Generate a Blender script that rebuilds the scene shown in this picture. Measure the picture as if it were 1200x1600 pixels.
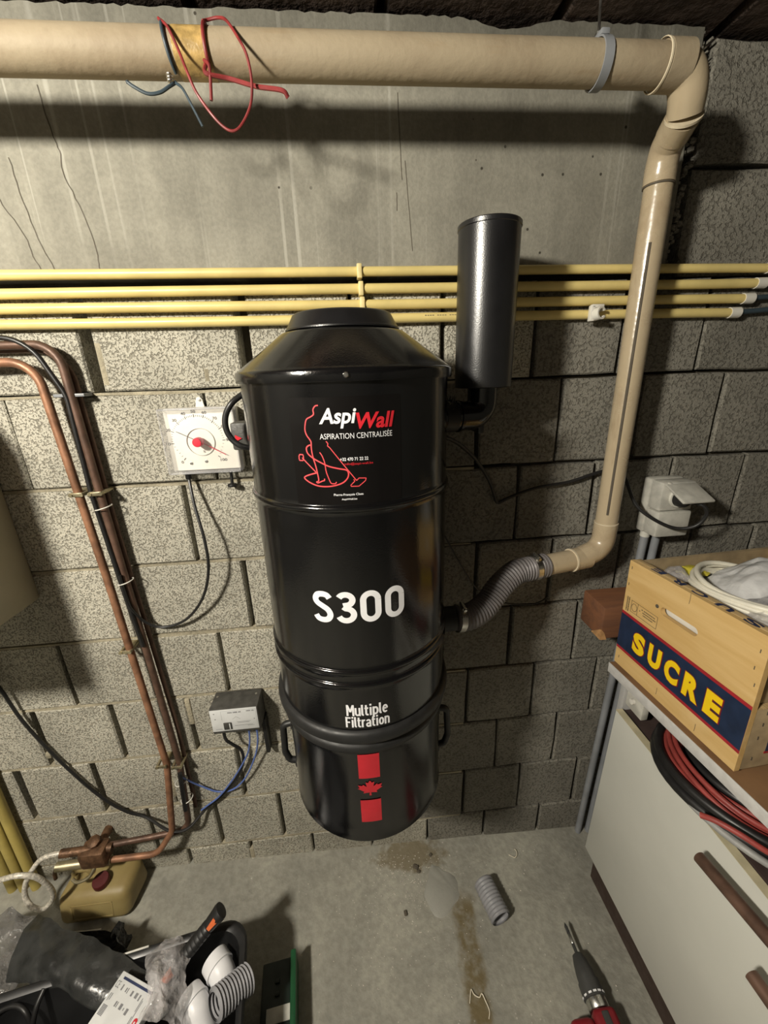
import bpy, bmesh, math, random
from mathutils import Vector, Matrix, noise as mnoise
random.seed(7)
for o in list(bpy.data.objects): bpy.data.objects.remove(o)
SC = bpy.context.scene
COL = SC.collection

# ------------------------------------------------------------------ camera, light, exposure
cam = bpy.data.cameras.new('camera'); cam.sensor_fit = 'HORIZONTAL'; cam.sensor_width = 36; cam.lens = 36*625.8/1200
cam.clip_start = .02
co = bpy.data.objects.new('camera', cam); COL.objects.link(co)
def cam_matrix(p, y, r):
    cp, sp, cy, sy, cr, sr = math.cos(p), math.sin(p), math.cos(y), math.sin(y), math.cos(r), math.sin(r)
    f = Vector((sy*cp, cy*cp, -sp)); rt = Vector((cy, -sy, 0)); up = rt.cross(f)
    r2 = cr*rt + sr*up; u2 = -sr*rt + cr*up
    return Matrix((r2, u2, -f)).transposed().to_4x4()
co.matrix_world = Matrix.Translation((0, -.9267, 1.5191)) @ cam_matrix(.33052, .0837, -.03466)
SC.camera = co
w = bpy.data.worlds.new('world'); SC.world = w; w.use_nodes = True
w.node_tree.nodes['Background'].inputs[0].default_value = (.9, .95, 1, 1)
w.node_tree.nodes['Background'].inputs[1].default_value = .03
def lamp(name, loc, power, col, radius):
    l = bpy.data.lights.new(name, 'POINT'); l.energy = power; l.color = col; l.shadow_soft_size = radius
    o = bpy.data.objects.new(name, l); o.location = loc; COL.objects.link(o); return o
lamp('cellar_bulb', (-1.0, -1.25, 2.035), 72, (1, .94, .81), .08)
SC.view_settings.view_transform = 'Standard'; SC.view_settings.look = 'None'
SC.view_settings.gamma = 1; SC.view_settings.use_curve_mapping = False
SC.view_settings.exposure = 1.2

# ------------------------------------------------------------------ materials
class NT:
    def __init__(s, name):
        s.m = bpy.data.materials.new(name); s.m.use_nodes = True; s.t = s.m.node_tree
        s.b = s.t.nodes['Principled BSDF']; s.tc = None
    def n(s, typ, **k):
        x = s.t.nodes.new(typ)
        for a, b in k.items(): setattr(x, a, b)
        return x
    def put(s, sock, v):
        if isinstance(v, bpy.types.NodeSocket): s.t.links.new(v, sock)
        elif v is not None:
            if hasattr(sock.default_value, '__len__') and not hasattr(v, '__len__'): v = (v, v, v)
            if hasattr(v, '__len__') and len(sock.default_value) == 4 and len(v) == 3: v = (*v, 1)
            sock.default_value = v
    def co(s):
        if not s.tc: s.tc = s.n('ShaderNodeTexCoord')
        return s.tc.outputs['Object']
    def mapped(s, scale):
        m = s.n('ShaderNodeMapping'); s.t.links.new(s.co(), m.inputs[0]); m.inputs['Scale'].default_value = scale; return m.outputs[0]
    def noise(s, scale, detail=3, rough=.55, vec=None, dist=0):
        x = s.n('ShaderNodeTexNoise'); s.t.links.new(vec or s.co(), x.inputs['Vector'])
        x.inputs['Scale'].default_value = scale; x.inputs['Detail'].default_value = detail
        x.inputs['Roughness'].default_value = rough; x.inputs['Distortion'].default_value = dist
        return x.outputs['Fac']
    def voro(s, scale, vec=None):
        x = s.n('ShaderNodeTexVoronoi'); s.t.links.new(vec or s.co(), x.inputs['Vector']); x.inputs['Scale'].default_value = scale
        return x.outputs['Distance']
    def math(s, op, a, b=0, clamp=False):
        x = s.n('ShaderNodeMath', operation=op, use_clamp=clamp); s.put(x.inputs[0], a); s.put(x.inputs[1], b); return x.outputs[0]
    def rng(s, v, a, b, c=0, d=1):
        x = s.n('ShaderNodeMapRange', interpolation_type='SMOOTHSTEP'); s.put(x.inputs[0], v)
        for i, q in enumerate((a, b, c, d)): x.inputs[i+1].default_value = q
        return x.outputs[0]
    def mix(s, f, a, b, mode='MIX'):
        x = s.n('ShaderNodeMix', data_type='RGBA', blend_type=mode); s.put(x.inputs[0], f); s.put(x.inputs[6], a); s.put(x.inputs[7], b); return x.outputs[2]
    def scale(s, c, f): 
        x = s.n('ShaderNodeVectorMath', operation='SCALE'); s.put(x.inputs[0], c); s.put(x.inputs[3], f); return x.outputs[0]
    def xyz(s):
        x = s.n('ShaderNodeSeparateXYZ'); s.t.links.new(s.co(), x.inputs[0]); return x.outputs
    def rand(s): return s.n('ShaderNodeObjectInfo').outputs['Random']
    def bump(s, h, dist, strength=1, prev=None):
        x = s.n('ShaderNodeBump'); s.put(x.inputs['Height'], h); x.inputs['Distance'].default_value = dist; x.inputs['Strength'].default_value = strength
        if prev: s.t.links.new(prev, x.inputs['Normal'])
        s.t.links.new(x.outputs[0], s.b.inputs['Normal']); return x.outputs[0]
    def fin(s, col, rough=.6, metal=0, spec=.5, coat=0):
        s.put(s.b.inputs['Base Color'], col); s.put(s.b.inputs['Roughness'], rough); s.put(s.b.inputs['Metallic'], metal)
        s.b.inputs['Specular IOR Level'].default_value = spec; s.b.inputs['Coat Weight'].default_value = coat
        return s.m

def plain(name, col, rough=.5, metal=0, spec=.5, var=.12, vs=30, bs=0, bd=0, coat=0):
    k = NT(name); f = k.rng(k.noise(vs, 4), .3, .7, 1-var, 1+var)
    c = k.scale(col, f)
    if bs: k.bump(k.noise(bs, 3), bd)
    return k.fin(c, k.rng(k.noise(vs*1.7, 3), .3, .7, rough*.85, min(1, rough*1.15)), metal, spec, coat)

def block_mat(name, light, pit, pits, s, depth):
    k = NT(name)
    n1 = k.noise(s, 3, .65); n2 = k.noise(s*2.1, 2); vd = k.voro(s*.95)
    grit = k.math('ADD', k.math('MULTIPLY', n1, .75), k.math('MULTIPLY', k.math('SUBTRACT', .62, vd), .42))
    pm = k.math('MULTIPLY', k.rng(grit, .27, .40, 1, 0), pits)
    br = k.math('ADD', k.math('MULTIPLY', k.rand(), .13), .92)
    big = k.rng(k.noise(5, 4), .3, .7, .84, 1.12)
    fine = k.rng(n2, .3, .7, .82, 1.14)
    c = k.scale(light, k.math('MULTIPLY', br, k.math('MULTIPLY', big, fine)))
    c = k.mix(k.rng(k.noise(3.1, 3), .5, .68, 0, .35), c, k.scale(light, k.math('MULTIPLY', br, .8)))
    c = k.mix(pm, c, pit)
    h = k.math('SUBTRACT', k.math('MULTIPLY', n2, .5), pm)
    p = k.bump(h, depth); k.bump(k.noise(22, 3), .004, .5, p)
    return k.fin(c, .92, 0, .25)

M = {}
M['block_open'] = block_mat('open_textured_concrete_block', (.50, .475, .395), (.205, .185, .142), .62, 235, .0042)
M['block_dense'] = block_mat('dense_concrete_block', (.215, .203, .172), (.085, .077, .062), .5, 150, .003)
M['mortar'] = plain('sandy_mortar', (.33, .295, .215), .95, spec=.2, bs=140, bd=.003, vs=18, var=.25)
M['mortar_dark'] = plain('dark_recessed_mortar', (.10, .088, .068), .95, spec=.1, bs=120, bd=.003)

k = NT('cast_concrete_beam')
str_ = k.noise(1, 5, .6, k.mapped((26, 1, .9)))
blot = k.noise(4.5, 5, .6, dist=.4); fine = k.noise(160, 3)
c = k.scale((.27, .257, .212), k.math('MULTIPLY', k.rng(blot, .3, .7, .8, 1.15), k.math('MULTIPLY', k.rng(str_, .3, .72, .92, 1.07), k.rng(fine, .3, .7, .92, 1.07))))
drip = k.math('MULTIPLY', k.rng(k.noise(1, 3, .5, k.mapped((75, 1, .7))), .58, .68), k.rng(k.noise(2.2, 2), .42, .58, .1, .7))
c = k.mix(drip, c, (.42, .405, .35)); zt = k.math('ADD', k.xyz()[2], k.math('MULTIPLY', k.math('SUBTRACT', blot, .5), .05)); c = k.scale(c, k.rng(zt, 2.0, 2.03, 1, .62)); c = k.scale(c, k.rng(k.math('ADD', k.xyz()[0], k.math('MULTIPLY', blot, .3)), .1, .75, 1, .8))  # last scale darkens the colour to the right, painting in the lamp's falloff
holes = k.rng(k.voro(30), .06, .10, 1, 0); c = k.mix(k.math('MULTIPLY', holes, k.rng(k.noise(3), .54, .58)), c, (.05, .045, .035))
k.bump(k.math('ADD', k.math('MULTIPLY', fine, .35), k.math('MULTIPLY', blot, .8)), .004, .6)
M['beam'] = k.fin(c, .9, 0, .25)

k = NT('cellar_floor_screed')
X, Y, Z = k.xyz()
a = k.noise(3.2, 6, .62, dist=.3); b_ = k.noise(60, 4)
c = k.mix(k.rng(a, .35, .68), (.25, .243, .208), (.355, .345, .292))
c = k.scale(c, k.rng(b_, .3, .7, .88, 1.1))
wx = k.math('ADD', k.math('SUBTRACT', X, .252), k.math('MULTIPLY', k.math('SUBTRACT', k.noise(24, 4), .5), .055))
wx = k.math('ADD', wx, k.math('MULTIPLY', k.math('ADD', Y, .3), -.09))
st = k.math('MULTIPLY', k.rng(k.math('ABSOLUTE', wx), .020, .040, 1, 0), k.math('MULTIPLY', k.rng(Y, -.6, -.42), k.rng(Y, -.2, -.13, 1, 0)))
st = k.math('MULTIPLY', st, k.rng(k.noise(40, 4), .3, .6, .35, .95))
c = k.mix(st, c, (.15, .115, .055))
ex = k.math('ADD', k.math('POWER', k.math('MULTIPLY', k.math('SUBTRACT', X, .125), 8), 2), k.math('POWER', k.math('MULTIPLY', k.math('ADD', Y, .035), 17), 2))
s2 = k.math('MULTIPLY', k.rng(k.math('ADD', ex, k.math('MULTIPLY', k.math('SUBTRACT', k.noise(30, 4), .5), 2.5)), .35, 1.1, 1, 0), .75)
c = k.mix(s2, c, (.17, .135, .075))
c = k.mix(k.math('MULTIPLY', k.rng(k.voro(55), .11, .16, 1, 0), k.rng(k.noise(6, 2), .58, .66, 0, .8)), c, (.5, .47, .42))
k.bump(k.math('ADD', k.math('MULTIPLY', b_, .4), a), .006)
M['floor'] = k.fin(c, k.rng(a, .3, .7, .62, .85), 0, .35)
M['patch'] = plain('smooth_repair_patch', (.30, .295, .26), .55, vs=12, var=.06, bs=90, bd=.0008)
M['ceiling'] = plain('fired_clay_ceiling_plank', (.075, .055, .045), .95, spec=.2, vs=14, var=.35, bs=70, bd=.004)
M['plaster'] = plain('plain_cellar_wall', (.15, .145, .13), .95, spec=.2, vs=6, bs=60, bd=.004)

M['pvc'] = None
k = NT('aged_cream_pvc')
g = k.noise(9, 5, .65); s_ = k.noise(1, 4, .6, k.mapped((30, 30, 6)))
c = k.mix(k.rng(g, .45, .75), (.43, .35, .235), (.33, .25, .16)); c = k.mix(k.rng(s_, .58, .74, 0, .55), c, (.24, .17, .10))
k.bump(k.noise(60, 2), .0006)
M['pvc'] = k.fin(c, k.rng(g, .3, .7, .16, .34), 0, .6)
k = NT('dusty_cream_pvc')
g = k.noise(7, 5, .65); s_ = k.noise(1, 4, .6, k.mapped((5, 22, 22)))
c = k.mix(k.rng(g, .42, .72), (.35, .287, .195), (.28, .22, .145)); c = k.mix(k.rng(s_, .6, .74, 0, .5), c, (.28, .19, .10))
k.bump(k.noise(80, 3), .0008)
M['pvc_dusty'] = k.fin(c, .62, 0, .35)
M['pvc_edge'] = plain('pale_pvc_edge', (.58, .50, .36), .5)
M['grime'] = plain('dark_seam_grime', (.09, .075, .055), .8)
M['glue'] = plain('old_yellow_glue', (.42, .28, .10), .35, vs=60, var=.3, bs=120, bd=.001)
M['yellow'] = plain('yellow_conduit_plastic', (.68, .545, .215), .38, vs=12, var=.09)
M['yellow_pale'] = plain('pale_yellow_clip', (.75, .62, .30), .45)
M['olive'] = plain('olive_yellow_conduit', (.44, .35, .10), .5, vs=10, var=.15)
M['white'] = plain('white_plastic', (.68, .66, .60), .42, var=.06)
M['white_bright'] = plain('bright_white_pvc', (.80, .80, .82), .4, var=.04)
M['white_dirty'] = plain('dirty_white_plastic', (.50, .49, .44), .5, vs=22, var=.22)
M['socket_grey'] = plain('light_grey_socket_plastic', (.46, .45, .405), .5, vs=40, var=.15)
M['conduit_grey'] = plain('grey_pvc_conduit', (.225, .235, .25), .45, vs=15)
k = NT('gloss_black_powder_coat')
k.bump(k.noise(420, 2), .00025, .5)
M['black'] = k.fin(k.scale((.0042, .0042, .0046), k.rng(k.noise(14, 4), .3, .7, .85, 1.2)), k.rng(k.noise(20, 4), .3, .7, .11, .16), 0, .75)
k = NT('satin_black_muffler_paint')
k.bump(k.noise(500, 2), .0003, .6)
M['black_satin'] = k.fin(k.scale((.0085, .0085, .0095), k.rng(k.noise(25, 4), .3, .7, .85, 1.2)), .30, 0, .9)
M['rubber'] = plain('black_rubber', (.012, .012, .012), .5)
M['cable'] = plain('black_cable', (.014, .0135, .0135), .42)
M['sticker'] = plain('black_vinyl_sticker', (.0052, .0045, .0045), .2, vs=10)
M['ink_white'] = plain('white_print', (.85, .85, .87), .45, var=.03)
M['ink_red'] = plain('red_print', (.68, .022, .035), .42, var=.06)
M['ink_salmon'] = plain('salmon_red_line_print', (.80, .075, .085), .45, var=.05)
M['ink_crimson'] = plain('crimson_flag_print', (.52, .018, .03), .45, var=.06)
M['ink_dial'] = plain('charcoal_dial_print', (.055, .05, .05), .6)
M['ink_black'] = plain('black_print', (.02, .02, .022), .6)
M['ink_grey'] = plain('grey_print', (.19, .19, .2), .6)
M['steel'] = plain('zinc_steel', (.62, .61, .58), .3, 1, var=.1)
M['brass'] = plain('dull_brass', (.42, .37, .24), .4, .8, var=.2)
M['copper'] = plain('oxidised_copper_pipe', (.30, .15, .085), .5, .35, vs=35, var=.3)
M['copper_dark'] = plain('dark_copper_pipe', (.125, .072, .05), .5, .35, vs=30, var=.3)
M['hose'] = plain('grey_corrugated_hose', (.15, .137, .137), .5, vs=25)
M['hose_light'] = plain('light_grey_corrugated_hose', (.27, .27, .285), .45, vs=25)
M['cream_metal'] = plain('cream_enamelled_metal', (.42, .38, .27), .45, vs=8, var=.06)
M['beige_edge'] = plain('beige_edge_band', (.50, .45, .30), .5)
M['dial'] = plain('ivory_dial_face', (.82, .78, .70), .5, vs=14, var=.05)
M['red_knob'] = plain('red_knob_plastic', (.60, .025, .05), .4)
M['box_black'] = plain('grey_black_abs_plastic', (.055, .053, .048), .55, vs=60, var=.25, bs=300, bd=.0004)
M['label_white'] = plain('silver_white_label', (.64, .65, .65), .45, var=.05)
M['blue_wire'] = plain('blue_wire', (.10, .16, .42), .45)
M['slate_wire'] = plain('slate_blue_wire', (.035, .055, .07), .5)
M['red_wire'] = plain('faded_red_wire', (.20, .022, .022), .5, vs=50, var=.25)
M['red_cable'] = plain('dull_red_cable', (.29, .05, .042), .5, vs=20, var=.2)
M['grey_cable'] = plain('grey_cable', (.30, .30, .29), .5)
M['white_cable'] = plain('off_white_cable', (.74, .71, .60), .45, var=.08)
M['braid'] = plain('pale_braided_hose', (.62, .58, .50), .4, .2, vs=160, var=.35, bs=260, bd=.001)
k = NT('varnished_plywood')
gr = k.noise(1, 5, .62, k.mapped((3, 40, 34)), dist=.25); bl = k.noise(7, 4)
c = k.mix(k.rng(gr, .3, .72), (.60, .385, .145), (.70, .49, .22)); c = k.mix(k.rng(bl, .55, .78, 0, .45), c, (.74, .55, .29))
k.bump(gr, .0006)
M['ply'] = k.fin(c, .5, 0, .4)
k = NT('plywood_edge')
gr = k.noise(1, 3, .6, k.mapped((10, 300, 300)))
M['ply_edge'] = k.fin(k.mix(k.rng(gr, .35, .65), (.42, .29, .14), (.62, .45, .22)), .7, 0, .3)
M['ply_dull'] = plain('dusty_plywood', (.33, .25, .145), .75, vs=20, var=.2)
M['navy'] = plain('navy_paint', (.014, .026, .062), .42, vs=26, var=.2)
M['navy_ink'] = plain('navy_letter_paint', (.02, .03, .085), .5)
M['band_red'] = plain('red_band_paint', (.36, .022, .03), .45)
M['yellow_ink'] = plain('yellow_letter_paint', (.90, .62, .012), .4, var=.04)
M['maroon_ink'] = plain('maroon_letter_edge', (.22, .012, .02), .45)
M['stamp'] = plain('faded_black_stamp', (.13, .10, .055), .7)
k = NT('reddish_timber')
gr = k.noise(1, 5, .65, k.mapped((4, 30, 40)), dist=.5)
k.bump(gr, .002)
M['timber'] = k.fin(k.mix(k.rng(gr, .3, .7), (.20, .085, .04), (.13, .06, .034)), .7, 0, .3)
M['timber_raw'] = plain('raw_sawn_timber', (.40, .22, .09), .8, vs=60, var=.25)
M['laminate'] = plain('white_laminate_edge', (.60, .59, .57), .55, vs=60, var=.08)
M['board_top'] = plain('brown_board_top', (.26, .145, .07), .55, vs=14, var=.15)
M['cab_white'] = plain('white_cabinet_melamine', (.60, .60, .545), .45, vs=5, var=.03)
M['cab_grey'] = plain('grey_white_cabinet_side', (.40, .395, .385), .5, vs=9, var=.08)
M['plinth'] = plain('dark_brown_plinth', (.045, .026, .02), .5)
M['cab_inside'] = plain('dark_cabinet_inside', (.05, .032, .028), .7)
M['tub'] = plain('black_tub_plastic', (.012, .012, .0125), .38, vs=15)
M['green'] = plain('green_plastic', (.010, .075, .027), .4)
M['green_dark'] = plain('dark_green_plastic', (.008, .016, .012), .5)
M['orange'] = plain('orange_grip', (.72, .16, .05), .5)
M['drill_red'] = plain('red_tool_housing', (.21, .012, .018), .42, vs=20)
M['drill_grey'] = plain('grey_tool_rubber', (.05, .05, .048), .45)
M['chrome'] = plain('worn_tool_steel', (.6, .6, .57), .28, 1)
M['cap_red'] = plain('dark_red_cap', (.085, .012, .012), .5)
M['valve'] = plain('rusty_valve_body', (.14, .075, .04), .55, .5, vs=60, var=.4, bs=200, bd=.001)
k = NT('yellowed_canister_plastic')
k.b.inputs['Subsurface Weight'].default_value = .15; k.b.inputs['Subsurface Radius'].default_value = (.02, .012, .004)
M['can'] = k.fin(k.mix(k.rng(k.noise(10, 4), .35, .7), (.32, .25, .105), (.25, .185, .07)), .5)
M['yellow_paper'] = plain('yellow_wrapper', (.60, .52, .06), .5)
M['crumb'] = plain('pale_plaster_crumb', (.55, .51, .45), .9, var=.3)
M['string'] = plain('pale_plastic_string', (.72, .66, .52), .5)
def film(name, col, alpha, rough=.16, bs=60, bd=.004, var=.3):
    k = NT(name); al = k.rng(k.noise(bs*.5, 3), .3, .7, max(0, alpha-min(.15, alpha*.5)), min(1, alpha+min(.15, alpha*.5)))
    k.bump(k.noise(bs, 3), bd); k.put(k.b.inputs['Alpha'], al)
    return k.fin(k.scale(col, k.rng(k.noise(20, 3), .3, .7, 1-var, 1+var)), rough, 0, .7)
M['smoke_film'] = film('smoky_grey_bag_film', (.030, .031, .030), .80, .3, 40, .002, .3)
M['clear_film'] = film('crumpled_clear_film', (.50, .48, .48), .34, .08, 90, .006)
M['dark_film'] = film('shiny_dark_bag_film', (.03, .03, .032), .92, .14, 55, .006)
M['shiny_film'] = film('shiny_grey_film', (.16, .155, .15), .7, .1, 70, .008)
M['bag'] = film('white_carrier_bag_film', (.66, .66, .66), .93, .32, 30, .004, .08)
M['clear'] = film('clear_lid_plastic', (.62, .62, .66), .28, .12, 20, 0, .05)
M['clear_front'] = film('clear_front_plastic', (.9, .9, .9), .035, .06, 20, 0, .02)

# ------------------------------------------------------------------ mesh helpers
def crs(pts, k=8, closed=False):
    P = [Vector(p) for p in pts]; n = len(P); out = []
    for i in range(n if closed else n-1):
        if closed: p0, p1, p2, p3 = P[i-1], P[i], P[(i+1) % n], P[(i+2) % n]
        else:
            p1, p2 = P[i], P[i+1]; p0 = P[i-1] if i else 2*p1-p2; p3 = P[i+2] if i+2 < n else 2*p2-p1
        for j in range(k):
            t = j/k; t2 = t*t; t3 = t2*t
            out.append(.5*((2*p1)+(p2-p0)*t+(2*p0-5*p1+4*p2-p3)*t2+(3*p1-p0-3*p2+p3)*t3))
    if not closed: out.append(P[-1])
    return out
def fillet(pts, r, k=7):
    P = [Vector(p) for p in pts]; out = [P[0]]
    for i in range(1, len(P)-1):
        a, b, c = P[i-1], P[i], P[i+1]; u = (a-b).normalized(); v = (c-b).normalized()
        half = math.acos(max(-1, min(1, u.dot(v))))/2
        if half > 1.5: out.append(b); continue
        d = min(r/math.tan(half), (a-b).length*.49, (c-b).length*.49); rr = d*math.tan(half)
        cen = b+(u+v).normalized()*(rr/math.sin(half)); s = b+u*d-cen; e = b+v*d-cen
        for j in range(k+1):
            t = j/k; q = s.lerp(e, t); out.append(cen+q.normalized()*rr)
    out.append(P[-1]); return out

class MB:
    def __init__(s): s.v = []; s.f = []; s.mi = []; s.mats = []
    def mat(s, m):
        if m not in s.mats: s.mats.append(m)
        return s.mats.index(m)
    def add(s, vs, fs, T=None, m=None):
        o = len(s.v)
        s.v += [tuple(T @ Vector(v)) if T else tuple(v) for v in vs]
        i = s.mat(m) if m else 0
        for f in fs: s.f.append(tuple(q+o for q in f)); s.mi.append(i)
        return s
    def box(s, x0, x1, y0, y1, z0, z1, bev=0, T=None, m=None, seg=2):
        bm = bmesh.new(); bmesh.ops.create_cube(bm, size=1)
        for v in bm.verts: v.co = Vector((x0+(v.co.x+.5)*(x1-x0), y0+(v.co.y+.5)*(y1-y0), z0+(v.co.z+.5)*(z1-z0)))
        if bev: bmesh.ops.bevel(bm, geom=bm.edges[:], offset=bev, segments=seg, affect='EDGES', profile=.5)
        bm.verts.index_update(); s.add([v.co[:] for v in bm.verts], [[v.index for v in f.verts] for f in bm.faces], T, m); bm.free(); return s
    def tube(s, path, r, n=10, closed=False, caps=True, T=None, m=None):
        P = [Vector(p) for p in path]; N = len(P); R = r if isinstance(r, (list, tuple)) else [r]*N
        vs = []; up = None
        for i, p in enumerate(P):
            a = P[i-1] if i or closed else p; b = P[(i+1) % N] if i < N-1 or closed else p
            t = (b-a).normalized()
            if up is None:
                q = Vector((0, 0, 1)) if abs(t.z) < .8 else Vector((0, 1, 0)); up = (q-t*q.dot(t)).normalized()
            else:
                up = up-t*up.dot(t); up = up.normalized() if up.length > 1e-6 else t.orthogonal().normalized()
            sd = t.cross(up)
            for j in range(n):
                an = 2*math.pi*j/n; vs.append(p+(up*math.cos(an)+sd*math.sin(an))*R[i])
        fs = []
        for i in range(N if closed else N-1):
            k2 = (i+1) % N
            for j in range(n): fs.append((i*n+j, i*n+(j+1) % n, k2*n+(j+1) % n, k2*n+j))
        if caps and not closed: fs += [tuple(range(n-1, -1, -1)), tuple(range((N-1)*n, N*n))]
        return s.add(vs, fs, T, m)
    def lathe(s, prof, n=40, T=None, m=None):
        vs = []; fs = []; idx = []
        for r, z in prof:
            if r < 1e-6: idx.append([len(vs)]); vs.append((0, 0, z))
            else:
                idx.append(list(range(len(vs), len(vs)+n))); vs += [(r*math.cos(2*math.pi*j/n), r*math.sin(2*math.pi*j/n), z) for j in range(n)]
        for a, b in zip(idx, idx[1:]):
            for j in range(n):
                j2 = (j+1) % n
                if len(a) == 1 and len(b) == 1: break
                if len(a) == 1: fs.append((a[0], b[j2], b[j]))
                elif len(b) == 1: fs.append((a[j], a[j2], b[0]))
                else: fs.append((a[j], a[j2], b[j2], b[j]))
        return s.add(vs, fs, T, m)
    def prism(s, poly, h0, h1, T=None, m=None):
        n = len(poly)
        vs = [(x, y, h0) for x, y in poly]+[(x, y, h1) for x, y in poly]
        return s.add(vs, [tuple(range(n-1, -1, -1)), tuple(range(n, 2*n))]+[(i, (i+1) % n, n+(i+1) % n, n+i) for i in range(n)], T, m)
    def build(s, name, m=None, parent=None, local=False, ang=38, flat=False):
        me = bpy.data.meshes.new(name); me.from_pydata(s.v, [], s.f)
        mats = s.mats if s.mats else [m]
        if s.mats and m and len(s.mats) == 0: mats = [m]
        for q in mats: me.materials.append(M[q] if isinstance(q, str) else q)
        if s.mats: me.polygons.foreach_set('material_index', s.mi)
        bm = bmesh.new(); bm.from_mesh(me); bmesh.ops.recalc_face_normals(bm, faces=bm.faces[:]); bm.to_mesh(me); bm.free()
        if not flat:
            me.polygons.foreach_set('use_smooth', [True]*len(me.polygons)); me.set_sharp_from_angle(angle=math.radians(ang))
        o = bpy.data.objects.new(name, me); COL.objects.link(o)
        if parent:
            o.parent = parent
            if not local: o.matrix_parent_inverse = wm(parent).inverted()
        return o
def wm(o):
    m = o.matrix_basis.copy()
    return wm(o.parent) @ o.matrix_parent_inverse @ m if o.parent else m
def tag(o, label, cat, group=None, kind=None):
    if label: o['label'] = label
    if cat: o['category'] = cat
    if group: o['group'] = group
    if kind: o['kind'] = kind
    return o
def thing(name, label, cat, loc=(0, 0, 0), rot=(0, 0, 0), group=None):
    o = bpy.data.objects.new(name, None); COL.objects.link(o); o.location = loc; o.rotation_euler = rot; o.empty_display_size = .05
    return tag(o, label, cat, group)
def struct(o): o['kind'] = 'structure'; return o
def frame(o, z, x=None):
    z = Vector(z).normalized(); q = Vector(x) if x else (Vector((0, 0, 1)) if abs(z.z) < .9 else Vector((0, 1, 0)))
    xx = (q-z*q.dot(z)).normalized(); yy = z.cross(xx)
    return Matrix.Translation(o) @ Matrix((xx, yy, z)).transposed().to_4x4()
def along(a, b): return frame(a, Vector(b)-Vector(a))
def cylp(mb, a, b, r, n=20, r2=None, m=None):
    L = (Vector(b)-Vector(a)).length
    return mb.lathe([(0, 0), (r, 0), (r2 or r, L), (0, L)], n, along(a, b), m)
def tfloor(x): return -.045*x

def text_mesh(body, bold=0, shear=0, spacing=1, line=1.0, align='LEFT'):
    cu = bpy.data.curves.new('t', 'FONT'); cu.body = body; cu.offset = bold; cu.shear = shear; cu.space_character = spacing; cu.space_line = line
    cu.align_x = align; cu.resolution_u = 4
    ob = bpy.data.objects.new('t', cu); COL.objects.link(ob); bpy.context.view_layer.update()
    me = bpy.data.meshes.new_from_object(ob.evaluated_get(bpy.context.evaluated_depsgraph_get()))
    vs = [v.co.copy() for v in me.vertices]; fs = [tuple(p.vertices) for p in me.polygons]
    bpy.data.objects.remove(ob); bpy.data.curves.remove(cu); bpy.data.meshes.remove(me)
    return vs, fs
def put_text(mb, body, x0, x1, y0, y1, fn, bold=0, shear=0, m=None, spacing=1, line=1.0, align='LEFT', rise=0):
    """lettering scaled into the rectangle x0..x1, y0..y1 of a surface; fn maps (x, y) on the surface to a point"""
    vs, fs = text_mesh(body, bold, shear, spacing, line, align)
    ax = min(v.x for v in vs); bx = max(v.x for v in vs); ay = min(v.y for v in vs); by = max(v.y for v in vs)
    out = []
    for v in vs:
        tx = (v.x-ax)/(bx-ax); ty = (v.y-ay)/(by-ay)
        out.append(fn(x0+(x1-x0)*tx, y0+(y1-y0)*ty+rise*tx))
    return mb.add(out, fs, None, m)
def ribbon(mb, pts, w, fn, m=None, closed=False):
    """flat printed line of width w along 2D points on a surface"""
    P = [Vector(p) for p in pts]; n = len(P); vs = []
    for i, p in enumerate(P):
        a = P[i-1] if i or closed else p; b = P[(i+1) % n] if i < n-1 or closed else p
        t = (b-a).normalized(); nn = Vector((-t.y, t.x))*w/2
        vs += [fn(*(p+nn)), fn(*(p-nn))]
    fs = [(2*i, 2*i+1, 2*((i+1) % n)+1, 2*((i+1) % n)) for i in range(n if closed else n-1)]
    return mb.add(vs, fs, None, m)
def c2(pts, k=5): return [(v.x, v.y) for v in crs([(a, b, 0) for a, b in pts], k)]
def crumple(nx, ny, fn, amp, fr, seed, thick=.0012):
    vs = []; fs = []; off = Vector((seed*3.1, seed*1.7, seed*.9))
    for side in (0, 1):
        for j in range(ny):
            for i in range(nx):
                p = Vector(fn(i/(nx-1), j/(ny-1)))
                d = mnoise.noise_vector(p*fr+off)*amp + mnoise.noise_vector(p*fr*2.7+off)*amp*.45
                vs.append(p+d+Vector((0, 0, -thick*side)))
    K = nx*ny
    for s in (0, 1):
        for j in range(ny-1):
            for i in range(nx-1):
                q = (j*nx+i, j*nx+i+1, (j+1)*nx+i+1, (j+1)*nx+i)
                fs.append(tuple(a+K*s for a in (q if not s else q[::-1])))
    rim = [i for i in range(nx)]+[j*nx+nx-1 for j in range(1, ny)]+[(ny-1)*nx+i for i in range(nx-2, -1, -1)]+[j*nx for j in range(ny-2, 0, -1)]
    for a, b in zip(rim, rim[1:]+rim[:1]): fs.append((a, a+K, b+K, b))
    return vs, fs

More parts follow.
